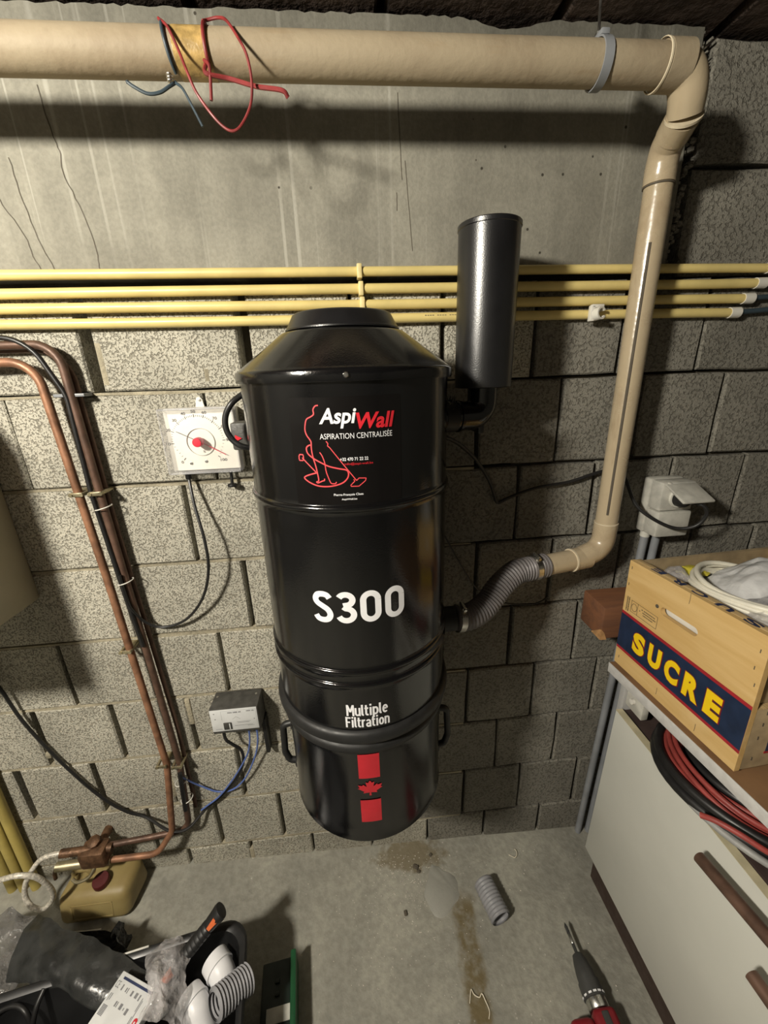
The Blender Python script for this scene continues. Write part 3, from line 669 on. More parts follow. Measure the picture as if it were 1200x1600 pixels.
b = MB(); b.lathe([(.024, 0), (.0266, .0006), (.0266, .003), (.024, .004)], 36, frame((.6095, -.073, 1.162), (0, 0, 1))); b.build('pipe_rim', 'pvc_edge', t)
low = fillet([(.6095, -.073, 1.165), (.608, -.0735, 1.097), (.545, -.083, 1.077)], .042, 9)
b = MB(); b.tube(low, .0264, 36); b.build('elbow', 'pvc', t)
e0 = low[-1]; e1 = Vector((.425, -.105, 1.0735))
b = MB(); b.tube([e0+(e0-e1)*.2, e0+(e1-e0)*.18], .0272, 36); b.build('socket', 'pvc', t)
b = MB(); b.tube([e0+(e1-e0)*.16, e0+(e1-e0)*.195], .0284, 36); b.build('socket_rim', 'pvc_edge', t)
b = MB(); b.tube([e0, e1], .0254, 36); b.build('level_pipe', 'pvc', t)
# hanger
t = thing('pipe_hanger', 'grey strap hanger with rod holding the ceiling pipe near its elbow', 'hanger', (.430, PY, 2.112))
b = MB(); P = [(.4235, PY+.0285*math.cos(a), 1.9628+.0285*math.sin(a)) for a in [math.radians(d) for d in range(60, 395, 12)]]
for p, q in zip(P, P[1:]):
    pass
vs = []; fs = []
for i, p in enumerate(P):
    for rr, xx in ((1, -.007), (1, .007), (1.075, .007), (1.075, -.007)):
        vs.append((p[0]+xx+.004*(i/len(P)-.5), PY+(p[1]-PY)*rr, 1.9628+(p[2]-1.9628)*rr))
for i in range(len(P)-1):
    for j in range(4): fs.append((4*i+j, 4*i+(j+1) % 4, 4*i+4+(j+1) % 4, 4*i+4+j))
fs += [(0, 1, 2, 3), tuple(len(vs)-4+q for q in (3, 2, 1, 0))]
b.add(vs, fs); b.build('strap', 'conduit_grey', t)
b = MB(); b.box(.416, .430, -.162, -.128, 1.992, 2.000, .002); b.build('saddle', 'conduit_grey', t)
b = MB(); b.tube([(.423, -.142, 1.994), (.4285, -.12, 2.113)], .0022, 8); b.build('rod', 'steel', t)
b = MB(); b.lathe([(0, 0), (.006, 0), (.006, .005), (0, .005)], 6, frame((.4233, -.1415, 2.000), (0, 0, 1))); b.build('nut', 'steel', t)

# wires tied round the ceiling pipe
def wrap(x0, x1, a0, a1, r, n=26):
    return [(x0+(x1-x0)*i/n, PY+r*math.cos(math.radians(a0+(a1-a0)*i/n)), 1.9615+r*math.sin(math.radians(a0+(a1-a0)*i/n))) for i in range(n+1)]
t = thing('red_wire', 'faded red wire knotted round the ceiling pipe with a big drooping loop', 'wire', (-0.1564, -0.1480, 1.9207))
b = MB(); b.tube(crs([(-0.2227, -0.1630, 1.9909), (-0.2070, -0.1810, 1.9711), (-0.1952, -0.1880, 1.9427), (-0.1864, -0.1960, 1.9172), (-0.1757, -0.1980, 1.8908), (-0.1503, -0.1980, 1.8596), (-0.1298, -0.1980, 1.8537), (-0.1083, -0.1980, 1.8781), (-0.1015, -0.1980, 1.9055), (-0.1044, -0.1960, 1.9357), (-0.1152, -0.1880, 1.9593), (-0.1309, -0.1680, 1.9879), (-0.1436, -0.1580, 1.9968), (-0.1593, -0.1550, 1.9959), (-0.1641, -0.1630, 1.9899)], 7), .0019, 8); b.build('loop', 'red_wire', t)
b = MB(); b.tube(wrap(-.1625, -.162, 60, 235, .0297)+[(-0.1621, -0.1730, 1.9273)], .0026, 8); b.build('tie', 'red_wire', t)
b = MB(); b.tube(crs([(-0.1641, -0.1760, 1.9380), (-0.1660, -0.1820, 1.9262), (-0.1601, -0.1840, 1.9213), (-0.1338, -0.1800, 1.9194), (-0.0976, -0.1880, 1.9075), (-0.0615, -0.1980, 1.8986), (-0.0537, -0.1960, 1.8918)], 6), .0029, 8); b.build('long_tail', 'red_wire', t)
b = MB(); b.tube(crs([(-0.1660, -0.1780, 1.9399), (-0.1587, -0.1840, 1.9300), (-0.1606, -0.1840, 1.9056), (-0.1621, -0.1840, 1.8929)], 5), .0022, 8); b.build('short_tail', 'red_wire', t)
b = MB(); bl = wrap(-.2225, -.211, 55, 248, .0295)
t = thing('blue_wire', 'slate blue wire tied round the ceiling pipe left of the red loop', 'wire', (-0.2150, -0.1480, 1.9207))
b.tube(bl, .0022, 8); b.build('tie', 'slate_wire', t)
b = MB(); b.tube(crs([(-0.2744, -0.1800, 1.9145), (-0.2656, -0.1800, 1.9086), (-0.2490, -0.1790, 1.9018), (-0.2324, -0.1780, 1.9038), (-0.2188, -0.1760, 1.9116), (-0.2110, -0.1680, 1.9205)], 6), [.0012, .0025]+[.0022]*29, 8); b.build('left_tail', 'slate_wire', t)
b = MB(); b.tube(crs([(-0.2120, -0.1700, 1.9195), (-0.2012, -0.1760, 1.9096), (-0.1914, -0.1780, 1.8901), (-0.1797, -0.1810, 1.8647)], 6), .0018, 8); b.build('right_tail', 'slate_wire', t)
b = MB()
for q in range(3): b.tube([(-.217+.0035*math.cos(a), -.173+.0035*math.sin(a), 1.926-.0035*q) for a in [math.radians(d) for d in range(0, 360, 40)]], .0012, 6, closed=True)
b.build('steel_twist', 'steel', t)

# ------------------------------------------------------------------ flexible hose from pipe to vacuum
def corrugate(path, r0, r1, pitch, sub=4):
    P = [Vector(p) for p in path]; L = [0]
    for a, c_ in zip(P, P[1:]): L.append(L[-1]+(c_-a).length)
    n = int(L[-1]/pitch)*sub; out = []; rad = []; j = 0
    for i in range(n+1):
        s = L[-1]*i/n
        while j < len(L)-2 and L[j+1] < s: j += 1
        f = (s-L[j])/(L[j+1]-L[j]); out.append(P[j].lerp(P[j+1], f)); rad.append(r0+(r1-r0)*(.5-.5*math.cos(2*math.pi*i/sub)))
    return out, rad
hp = crs([(.184, -.2, 1.017), (.2085, -.2, 1.0165), (.244, -.192, 1.014), (.285, -.17, 1.024), (.325, -.143, 1.052), (.37, -.12, 1.072), (.41, -.109, 1.0735), (.452, -.1, 1.0745)], 8)
t = thing('flexible_hose', 'grey corrugated hose joining the cream pipe to the black vacuum', 'hose', (.3, -.16, 1.02))
pp, rr = corrugate(hp[8:], .0256, .0292, .0078); b = MB(); b.tube(pp, rr, 28); b.build('corrugated_tube', 'hose', t, ang=80)
for nm, i0, hs in (('hose_clamp', 10, 1), ('hose_clamp', 50, -1)):
    p = hp[i0]; d = (hp[i0+1]-p).normalized()
    b = MB(); b.lathe([(.0280, -.0065), (.0302, -.0065), (.0302, .0065), (.0280, .0065)], 32, frame(p, d)); c1 = b.build(nm, 'steel', t)
    u = Vector((-.1, -.25, 1)); u = (u-d*u.dot(d)).normalized(); q = p+u*.034; s2_ = d.cross(u)
    b = MB(); cylp(b, q-s2_*.011, q+s2_*.009, .0045, 12); b.build('screw_housing', 'steel', c1)
    b = MB(); cylp(b, q+s2_*.009, q+s2_*.014, .0038, 6); b.build('screw_head', 'steel', c1)
b = MB(); b.tube(hp[48:57], .0282, 28); b.build('cuff', 'hose', t)

# ------------------------------------------------------------------ copper pipes at left
t = thing('copper_pipe', 'brighter copper pipe, leftmost of the bundle beside the cream cabinet', 'pipe', (-.57, -.03, .2), group=None)
b = MB(); b.tube(fillet([(-1.5, -.035, 1.565), (-.597, -.035, 1.565), (-.578, -.035, 1.1), (-.562, -.035, .50), (-.588, -.052, .262), (-.636, -.068, .197), (-.791, -.07, .20), (-.89, -.08, .215)], .05, 8), .0086, 14); b.build('tube', 'copper', t)
t2 = thing('copper_pipe', 'darker copper pipe, right-hand one of the bundle dropping to the valve', 'pipe', (-.53, -.03, .2))
b = MB(); b.tube(fillet([(-1.5, -.028, 1.596), (-.552, -.028, 1.596), (-.547, -.028, 1.3), (-.530, -.03, .5), (-.552, -.030, .230), (-.660, -.040, .230), (-.86, -.075, .258)], .045, 8), .0082, 14); b.build('tube', 'copper_dark', t2)
t3 = thing('black_cable', 'black sheathed cable tied along the copper pipes, curving from upper left', 'cable', (-.54, -.03, 1.0))
b = MB(); b.tube(fillet([(-1.5, -.036, 1.611), (-.60, -.036, 1.609), (-.556, -.034, 1.5), (-.561, -.034, 1.30), (-.546, -.04, 1.05), (-.538, -.038, .9)], .07, 8), .0048, 10); b.build('sheath', 'cable', t3)
t4 = thing('copper_pipe', 'thin dark pipe behind the bundle, tight against the blocks', 'pipe', (-.54, -.02, 1.0))
b = MB(); b.tube(fillet([(-1.5, -.012, 1.588), (-.546, -.012, 1.588), (-.541, -.012, 1.2), (-.521, -.012, .60), (-.527, -.012, .30)], .065, 8), .0058, 12); b.build('tube', 'copper_dark', t4)
def clip(x, z, lab, wid=.026):
    t = thing('pipe_clip', lab, 'clip', (x, -.02, z), group='brass pipe clips')
    b = MB(); b.box(x-wid/2, x+wid/2, -.022, 0, z-.004, z+.004, .0015); b.build('foot', 'brass', t)
    for s in (-1, 1):
        b = MB(); cylp(b, (x+s*wid*.42, -.049, z), (x+s*wid*.42, -.002, z), .0042, 10); b.build('screw', 'brass', t)
    b = MB(); b.box(x-wid/2, x+wid/2, -.047, -.044, z-.0045, z+.0045, .001); b.build('strap', 'brass', t)
clip(-.585, 1.297, 'brass pipe clip on the bright copper pipe just under the second block joint')
clip(-.546, 1.297, 'brass pipe clip on the dark copper pipe beside the brighter one')
clip(-.578, .892, 'brass pipe clip on the copper pipes beside the lower end of the cabinet')
clip(-.572, .508, 'lowest brass pipe clip on the copper pipes, near the control box height')
clip(-.532, .500, 'brass pipe clip right of the lowest one, nearest the blue wires')
b = MB(); b.box(-.585, -.525, -.03, 0, 1.497, 1.503, .001); tag(b.build('pipe_clip', 'conduit_grey'), 'flat grey pipe clip at the top bend of the copper pipes', 'clip')
for i, (x, z, lab) in enumerate([(-.545, 1.262, 'white cable tie below the upper brass clips'), (-.541, 1.078, 'white cable tie where the gauge cable joins the pipes'), (-.538, .43, 'white cable tie above the lower bend of the copper pipes'), (-.535, .36, 'lowest white cable tie on the dark copper pipe')]):
    b = MB(); b.tube([(x+.0165*math.cos(a), -.031+.016*math.sin(a), z+.004*math.cos(a)) for a in [math.radians(d) for d in range(0, 360, 18)]], .0013, 6, closed=True)
    tag(b.build('cable_tie', 'white'), lab, 'cable tie', 'white cable ties')
b = MB(); b.tube([(-.529, -.044, .475), (-.534, -.046, .40), (-.540, -.044, .33)], .006, 10); tag(b.build('pipe_sensor', 'cable'), 'black sleeve strapped to the dark copper pipe under the blue wire', 'sensor')

# oil valve under the pipes
t = thing('oil_valve', 'rusty twin oil valve block at the lower ends of the copper pipes', 'valve', (-.83, -.07, .2))
b = MB(); b.box(-.835, -.765, -.095, -.045, .205, .262, .008); b.build('body', 'valve', t)
b = MB(); b.tube([(-.905, -.083, .217), (-.86, -.079, .2125), (-.765, -.071, .2025)], .0125, 14); b.build('lower_fitting', 'brass', t)
b = MB(); b.tube([(-.885, -.078, .262), (-.80, -.07, .251), (-.755, -.066, .245)], .0115, 14); b.build('upper_fitting', 'valve', t)
b = MB(); b.lathe([(0, 0), (.015, 0), (.017, .006), (.017, .014), (.010, .018), (0, .019)], 8, frame((-.80, -.06, .262), (0, -.25, 1))); b.build('hand_nut', 'valve', t)
b = MB(); cylp(b, (-.80, -.045, .235), (-.80, 0, .235), .012, 12); b.build('wall_stud', 'valve', t)
b = MB(); b.tube(crs([(-.80, -.085, .205), (-.815, -.10, .185), (-.845, -.105, .178), (-.86, -.10, .186)], 5), .0045, 8); b.build('lever', 'brass', t)
b = MB(); b.tube([(-.905, -.083, .217), (-.915, -.085, .195), (-.918, -.085, .172)], .005, 8); b.build('drain_tip', 'valve', t)
t = thing('braided_hose', 'pale braided hose curling in a loop from the valve to the left edge', 'hose', (-.9, -.1, .13))
b = MB(); b.tube(crs([(-1.12, -.16, .285), (-.976, -.155, .306), (-.927, -.155, .314), (-.894, -.148, .289), (-.882, -.14, .229), (-.892, -.135, .175), (-.93, -.135, .135), (-.962, -.13, .145), (-.975, -.12, .178), (-.964, -.11, .222), (-.935, -.09, .26), (-.905, -.083, .268), (-.875, -.078, .2635)], 7), .0066, 12); b.build('hose_line', 'braid', t)

# ------------------------------------------------------------------ tank gauge
t = thing('tank_gauge', 'square white tank gauge with red knob and clear cover on the wall', 'gauge', (-.309, 0, 1.33))
WZ = Matrix(((1, 0, 0, 0), (0, 0, -1, 0), (0, 1, 0, 0), (0, 0, 0, 1)))     # x, z drawn on a wall-parallel plane
b = MB(); b.box(-.384, -.234, -.022, 0, 1.3305, 1.4665, .004); b.build('back_box', 'white', t)
b = MB(); b.box(-.380, -.238, -.0315, -.0225, 1.3345, 1.4625, .002); dial = b.build('dial', 'dial', t)
x0, x1, z0, z1 = -.3845, -.2335, 1.330, 1.467
b = MB()
for q in ((x0, x0+.0035, -.051, -.0225, z0, z1), (x1-.0035, x1, -.051, -.0225, z0, z1), (x0+.0035, x1-.0035, -.051, -.0225, z0, z0+.0035), (x0+.0035, x1-.0035, -.051, -.0225, z1-.0035, z1)): b.box(*q, .0012, seg=1)
fr_ = b.build('cover_frame', 'clear', t)
b = MB(); b.box(x0+.0006, x1-.0006, -.0535, -.0512, z0+.0006, z1-.0006, .001); b.build('cover_front', 'clear_front', t)
dfn = lambda x_, z_: (x_, -.0321, z_)
DC = (-.3195, 1.3955)
TK = [(-.353, 1.36), (-.372, 1.394), (-.368, 1.419), (-.354, 1.436), (-.337, 1.447), (-.319, 1.4505), (-.300, 1.448), (-.283, 1.437), (-.270, 1.422), (-.265, 1.397), (-.280, 1.362)]
b = MB()
for (x_, z_), lab in zip(TK, '0 10 20 30 40 50 60 70 80 90 100'.split()):
    d = Vector((x_-DC[0], z_-DC[1])).normalized(); p = Vector((x_, z_)); ribbon(b, [p-d*.0032, p+d*.003], .0014, dfn)
    w_ = .0023*len(lab); q = p+d*(.0088 if len(lab) < 3 else .011); put_text(b, lab, q.x-w_, q.x+w_, q.y-.003, q.y+.003, dfn, .01)
for (xa, za), (xb, zb) in zip(TK, TK[1:]):
    for f in (.2, .4, .6, .8):
        p = Vector((xa+(xb-xa)*f, za+(zb-za)*f)); d = (p-Vector(DC)).normalized(); p = p+d*.0006; ribbon(b, [p-d*.0018, p+d*.0016], .0007, dfn)
put_text(b, '%', -.312, -.307, 1.372, 1.377, dfn)
o = b.build('dial_marks', 'ink_dial', dial); o['kind'] = 'stuff'
b = MB(); b.lathe([(.0285, 0), (.0295, .0004), (.0295, .002), (.0285, .0024)], 44, frame((-.3135, -.0315, 1.3955), (0, -1, 0))); b.build('scale_ring', 'white_dirty', dial)
for x_, z_ in ((-.341, 1.350), (-.309, 1.353)):
    b = MB(); b.lathe([(.0034, 0), (.0034, .001), (.001, .0016), (0, .0012)], 12, frame((x_, -.0315, z_), (0, -1, 0))); b.build('screw', 'steel', dial)
b = MB(); ribbon(b, [(-.359, 1.4195), (-.316, 1.3965)], .0012, lambda x_, z_: (x_, -.036, z_)); b.build('black_needle', 'ink_black', t)
b = MB(); b.prism([(-.312, 1.397), (-.310, 1.3935), (-.264, 1.3655), (-.2635, 1.3668)], .0365, .0372, WZ); b.build('red_needle', 'red_knob', t)
b = MB(); b.lathe([(0, 0), (.0098, 0), (.0098, .014), (.0088, .0168), (0, .0172)], 30, frame((-.3145, -.0385, 1.397), (0, -1, 0))); b.build('red_knob', 'red_knob', t)
b = MB(); b.prism([(-.3205, 1.466), (-.3025, 1.466), (-.305, 1.482), (-.3085, 1.4865), (-.3125, 1.4875), (-.317, 1.4845), (-.319, 1.478)], .001, .005, WZ); hk = b.build('hanging_tab', 'white', t)
b = MB(); b.lathe([(.0035, 0), (.003, .002), (0, .0024)], 12, frame((-.3105, -.005, 1.481), (0, -1, 0))); b.build('screw', 'steel', hk)
b = MB(); cylp(b, (-.360, -.014, 1.3305), (-.360, -.014, 1.312), .0065, 14); b.build('cable_gland', 'cable', t)
b = MB(); cylp(b, (-.266, -.014, 1.3305), (-.267, -.016, 1.296), .0035, 12); b.lathe([(0, 0), (.010, 0), (.011, .003), (.009, .006), (0, .007)], 16, frame((-.267, -.016, 1.290), (0, 0, 1))); b.build('pump_button', 'cable', t)
b = MB(); b.tube(crs([(-.360, -.014, 1.316), (-.352, -.032, 1.255), (-.338, -.05, 1.175), (-.342, -.05, 1.102), (-.373, -.038, 1.022), (-.429, -.022, .957), (-.490, -.016, .936), (-.526, -.024, .960), (-.5415, -.043, 1.018), (-.5445, -.044, 1.069), (-.5445, -.043, 1.10)], 7), .0034, 9)
tag(b.build('gauge_cable', 'cable'), 'thin black cable hanging from the gauge in a long U to the pipes', 'cable')

# ------------------------------------------------------------------ control box with wires
t = thing('control_box', 'small dark control box with silver label and two blue wires below', 'control box', (-.343, 0, .63))
b = MB(); b.box(-.405, -.280, -.066, 0, .625, .706, .003); b.build('housing', 'box_black', t)
lf = lambda x_, z_: (x_, -.0676, z_)
b = MB(); b.box(-.4035, -.2830, -.0674, -.0655, .6345, .7050, .0008); pl = b.build('label_plate', 'label_white', t)
b = MB(); b.box(-.373, -.3525, -.070, -.066, .6405, .6625, .001); rk = b.build('rocker_switch', 'box_black', t)
b = MB(); b.box(-.3585, -.3555, -.0705, -.066, .642, .661, .0006); b.build('rocker_edge', 'label_white', rk)
b = MB()
for x_, n_, z_, h_ in [(-.358, 15, .6925, .0042), (-.310, 9, .694, .0036)]:
    for q in range(n_):
        if q % 6 != 5: b.box(x_+q*.0023, x_+q*.0023+.0016, -.0677, -.0673, z_, z_+h_*random.uniform(.7, 1))
for xa, xb, za, zb in [(-.348, -.338, .672, .680), (-.338, -.328, .680, .671)]: ribbon(b, [(xa, za), (xb, zb)], .0007, lf)
for xa, xb, z_ in [(-.338, -.302, .662), (-.336, -.306, .659), (-.345, -.298, .650), (-.312, -.294, .647), (-.395, -.378, .642)]: ribbon(b, [(xa, z_), (xb, z_)], .0011, lf)
for xa, za, xb, zb in [(-.375, .7005, -.286, .7005), (-.375, .7005, -.375, .6700), (-.286, .7005, -.286, .638)]: ribbon(b, [(xa, za), (xb, zb)], .0004, lf)
for x_, z_ in [(-.393, .694), (-.392, .676), (-.292, .668)]: ribbon(b, [(x_-.0016, z_), (x_+.0016, z_)], .0026, lf)
o = b.build('label_print', 'ink_grey', pl); o['kind'] = 'stuff'
for x_ in (-.395, -.292):
    b = MB(); b.lathe([(.003, 0), (.003, .0008), (0, .0012)], 10, frame((x_, -.02, .706), (0, 0, 1))); b.build('screw', 'steel', t)
b = MB(); b.box(-.288, -.277, -.030, 0, .50, .622, .002); b.build('side_bracket', 'cable', t)
for x_ in (-.318, -.297):
    b = MB(); cylp(b, (x_, -.045, .626), (x_-.001, -.045, .606), .0048, 12); b.build('wire_boot', 'blue_wire', t)
b = MB(); b.tube(crs([(-.965, -.02, 1.034), (-.945, -.02, .9), (-.917, -.02, .798), (-.905, -.015, .699), (-.884, -.012, .615), (-.841, -.012, .503), (-.785, -.012, .386), (-.73, -.012, .313), (-.675, -.012, .275), (-.598, -.05, .262), (-.547, -.046, .256), (-.50, -.015, .285), (-.44, -.012, .335), (-.39, -.014, .40), (-.362, -.02, .46), (-.356, -.03, .52), (-.372, -.04, .556), (-.385, -.045, .582), (-.387, -.045, .626)], 7), .0042, 9)
tag(b.build('black_cable', 'cable'), 'long black cable sagging across the lower left blocks to the control box', 'cable')
b = MB(); b.tube(crs([(-.319, -.045, .608), (-.325, -.04, .56), (-.343, -.03, .5), (-.391, -.02, .414), (-.446, -.02, .342), (-.491, -.02, .305), (-.51, -.02, .29)], 6), .0024, 8)
tag(b.build('blue_wire', 'blue_wire'), 'blue wire from the left terminal of the control box to the black cable', 'wire')
b = MB(); b.tube(crs([(-.298, -.045, .608), (-.303, -.04, .56), (-.32, -.03, .496), (-.36, -.02, .407), (-.406, -.015, .355), (-.455, -.012, .348), (-.501, -.014, .384), (-.522, -.03, .43), (-.528, -.043, .46)], 6), .0024, 8)
tag(b.build('blue_wire', 'blue_wire'), 'blue wire from the right terminal of the control box up to the copper pipe', 'wire')

# ------------------------------------------------------------------ socket, conduits and lead at right
t = thing('wall_socket', 'light grey surface socket with raised lid and black plug on the right wall', 'socket', (.785, 0, 1.11))
b = MB(); b.box(.745, .833, -.026, 0, 1.110, 1.253, .006); b.build('back_box', 'socket_grey', t)
b = MB(); b.box(.746, .832, -.070, -.0268, 1.1115, 1.1780, .005); b.build('switch_cover', 'socket_grey', t)
b = MB(); b.box(.746, .832, -.066, -.0268, 1.1795, 1.252, .005); b.build('socket_cover', 'socket_grey', t)
LX = Matrix.Translation((.789, -.066, 1.249)) @ Matrix.Rotation(math.radians(24), 4, 'X')
b = MB(); b.box(-.038, .040, -.068, .0, -.006, .001, .003, T=LX); ld = b.build('lid', 'socket_grey', t)
b = MB(); b.box(-.030, -.022, -.004, .006, -.010, .002, .001, T=LX); b.build('hinge', 'white_dirty', ld)
b = MB(); b.lathe([(.0235, 0), (.0255, .004), (.0245, .008), (.021, .0085), (.021, .001), (0, .001)], 30, frame((.789, -.0655, 1.214), (0, -1, 0))); b.build('socket_ring', 'white_dirty', t)
b = MB(); b.lathe([(0, 0), (.0195, 0), (.0195, .018), (.016, .026), (.009, .032), (0, .033)], 26, frame((.789, -.066, 1.214), (0, -1, -.1))); b.build('plug', 'cable', t)
for x_, lab in ((.764, 0), (.797, 1)):
    b = MB(); cylp(b, (x_, -.016, 1.112), (x_-.0008, -.016, 1.094), .0115-.001*lab, 18); b.build('cable_gland', 'white_dirty', t)
for i, (xt, xb, lab) in enumerate([(.764, .725, 'grey conduit dropping from the socket, nearer the vacuum'), (.797, .762, 'grey conduit dropping from the socket, nearer the crate')]):
    b = MB(); b.tube([(xt, -.016, 1.098), (xb, -.016, tfloor(xb))], .0098, 14)
    tag(b.build('conduit', 'conduit_grey'), lab, 'conduit', 'grey conduits under the socket')
b = MB(); b.tube(crs([(.168, -.15, 1.402), (.203, -.12, 1.392), (.245, -.08, 1.367), (.293, -.04, 1.324), (.333, -.02, 1.268), (.355, -.010, 1.218), (.362, -.009, 1.209), (.370, -.010, 1.212), (.395, -.012, 1.224), (.459, -.012, 1.243), (.54, -.012, 1.253), (.612, -.012, 1.273), (.653, -.014, 1.276), (.675, -.022, 1.26), (.697, -.045, 1.198), (.728, -.068, 1.166), (.777, -.088, 1.143), (.811, -.108, 1.153), (.823, -.118, 1.183), (.812, -.118, 1.206), (.792, -.098, 1.2115)], 7), .0042, 10)
tag(b.build('power_lead', 'cable'), 'black power lead from the vacuum behind the cream pipe to the socket', 'cable')
b = MB(); b.tube(crs([(.172, -.14, 1.235), (.207, -.09, 1.167), (.249, -.04, 1.088), (.288, -.015, 1.018), (.317, -.009, .973), (.36, -.009, .938), (.41, -.009, .917), (.472, -.009, .909), (.505, -.009, .918), (.52, -.007, .93)], 6), .0021, 8)
tag(b.build('thin_cable', 'cable'), 'thin dark cable drooping behind the corrugated hose on the right wall', 'cable')

# ------------------------------------------------------------------ cream cabinet at the left edge
t = thing('wall_cabinet', 'cream metal wall cabinet cut by the left edge of the view', 'cabinet', (-.95, 0, 1.035))
b = MB(); b.box(-1.16, -.763, -.27, 0, 1.036, 1.52, .004); b.build('case', 'cream_metal', t)
b = MB(); b.box(-1.155, -.768, -.29, -.2715, 1.041, 1.515, .004); b.build('door', 'cream_metal', t)

# ------------------------------------------------------------------ timber, base cabinet, board and crate at right
t = thing('timber_beam', 'reddish timber beam end on the wall behind the sugar crate', 'beam', (.86, -.05, .85))
b = MB(); b.box(.628, 1.18, -.095, 0, .842, .936, .004); b.build('beam', 'timber', t)
b = MB(); b.add([(.627, -.0956, .8405), (.627, -.055, .8405), (.627, -.0956, .872), (.627, -.088, .868), (.645, -.0962, .8402), (.640, -.055, .8404), (.636, -.0962, .862), (.633, -.09, .855)],
               [(0, 1, 3, 2), (0, 2, 6, 4), (0, 4, 5, 1), (2, 3, 7, 6), (4, 6, 7, 5), (1, 5, 7, 3)]); b.build('raw_split', 'timber_raw', t, flat=True)

CA = thing('base_cabinet', 'white kitchen base cabinet with dark plinth standing on the floor at right', 'cabinet', (.92, -.55, tfloor(.92)))
b = MB(); b.box(.672, 1.21, -.160, -.142, .08, .7575, .0015); b.build('side_panel', 'cab_grey', CA)
b = MB(); b.box(.672, 1.21, -1.06, -1.042, .08, .765, .0015); b.build('side_panel', 'cab_grey', CA)
b = MB(); b.box(1.212, 1.222, -1.06, -.142, .08, .755); b.build('back_panel', 'cab_inside', CA)
b = MB(); b.box(.674, 1.21, -1.04, -.162, .088, .104); b.build('bottom_panel', 'cab_inside', CA)
b = MB(); b.box(.676, 1.21, -1.04, -.162, .655, .6665); b.build('inner_shelf', 'cab_inside', CA)
b = MB(); b.prism([(.692, tfloor(.692)-.005), (.692, .079), (1.18, .079), (1.18, tfloor(1.18)-.005)], .148, 1.05, Matrix(((1, 0, 0, 0), (0, 0, -1, 0), (0, 1, 0, 0), (0, 0, 0, 1)))); b.build('plinth', 'plinth', CA)
DR = Matrix.Translation((.652, -.150, .12)) @ Matrix.Rotation(math.radians(1.6), 4, 'X') @ Matrix.Rotation(math.radians(.6), 4, 'Z')
b = MB(); b.box(0, .017, -.86, -.0006, .0006, .5535, .0007, T=DR); dr = b.build('door', 'cab_white', CA)
b = MB(); b.box(-.0003, .0173, -.86, 0, .5537, .5552, T=DR); b.build('edge_band', 'beige_edge', dr)
b = MB(); b.box(.676, .694, -.22, -.163, .69, .735, .002); b.build('drawer_runner', 'white_dirty', CA)
b = MB(); b.lathe([(0, 0), (.007, 0), (.007, .008), (0, .009)], 14, frame((.675, -.19, .722), (-1, 0, 0))); b.build('runner_wheel', 'white', CA)

BR = math.radians(-90+3.0); TL = math.radians(-1.6)
BO = bpy.data.objects.new('shelf_board', None); COL.objects.link(BO); BO.location = (.646, -.120, .7605); BO.rotation_euler = (0, TL, BR)
tag(BO, 'brown chipboard with white edge laid on the base cabinet under the crate', 'board')
b = MB(); b.box(0, .97, .0012, .56, 0, .027); b.build('board', 'board_top', BO, local=True)
b = MB(); b.box(0, .97, -.0008, .0010, 0, .0272, .0003); b.build('edge_band', 'laminate', BO, local=True)

CR = bpy.data.objects.new('sugar_crate', None); COL.objects.link(CR); CR.location = (.652, -.128, .7985); CR.rotation_euler = (0, math.radians(-1.3), math.radians(-90+3.2))
tag(CR, 'plywood sugar crate with navy SUCRE band standing on the brown board', 'crate')
CL, CW, CH, TH = .318, .40, .285, .011
WZl = Matrix(((1, 0, 0, 0), (0, 0, 1, 0), (0, 1, 0, 0), (0, 0, 0, 1)))
def stadium(cx, cz, hl, r, n=10):
    return [(cx+hl+r*math.cos(a), cz+r*math.sin(a)) for a in [math.radians(-90+180*i/n) for i in range(n+1)]]+[(cx-hl+r*math.cos(a), cz+r*math.sin(a)) for a in [math.radians(90+180*i/n) for i in range(n+1)]]
def holed(b, x0, x1, z0, z1, hole, y0, y1):
    """a board x0..x1, z0..z1 with one hand hole through it"""
    n = len(hole); cx = sum(p[0] for p in hole)/n; cz = sum(p[1] for p in hole)/n
    hx0, hx1, hz0, hz1 = min(p[0] for p in hole)-.012, max(p[0] for p in hole)+.012, min(p[1] for p in hole)-.012, max(p[1] for p in hole)+.012
    out = []
    for x, z in hole:
        d = Vector((x-cx, z-cz)); k_ = min((hx1-cx)/abs(d.x) if abs(d.x) > 1e-6 else 9e9, (hz1-cz)/abs(d.y) if abs(d.y) > 1e-6 else 9e9)
        out.append((cx+d.x*k_, cz+d.y*k_))
    cor = [(hx1, hz1), (hx0, hz1), (hx0, hz0), (hx1, hz0)]
    for c_ in cor:
        i = min(range(n), key=lambda q: (out[q][0]-c_[0])**2+(out[q][1]-c_[1])**2); out[i] = c_
    vs = []
    for y in (y0, y1): vs += [(x, y, z) for x, z in out]+[(x, y, z) for x, z in hole]
    fs = []
    for i in range(n):
        j = (i+1) % n
        fs += [(i, j, n+j, n+i), (2*n+i, 3*n+i, 3*n+j, 2*n+j), (n+i, n+j, 3*n+j, 3*n+i), (i, 2*n+i, 2*n+j, j)]
    b.add(vs, fs)
    for q in ((x0, hx0, z0, z1), (hx1, x1, z0, z1), (hx0, hx1, z0, hz0), (hx0, hx1, hz1, z1)): b.box(q[0], q[1], y0, y1, q[2], q[3])
slot = stadium(.150, .2125, .036, .0095)
b = MB(); holed(b, 0, CL, .001, CH, slot, 0, TH); lp = b.build('long_side', 'ply', CR, local=True, flat=True)
b = MB(); b.box(0, CL, CW-TH, CW, .001, CH); b.build('long_side', 'ply', CR, local=True)
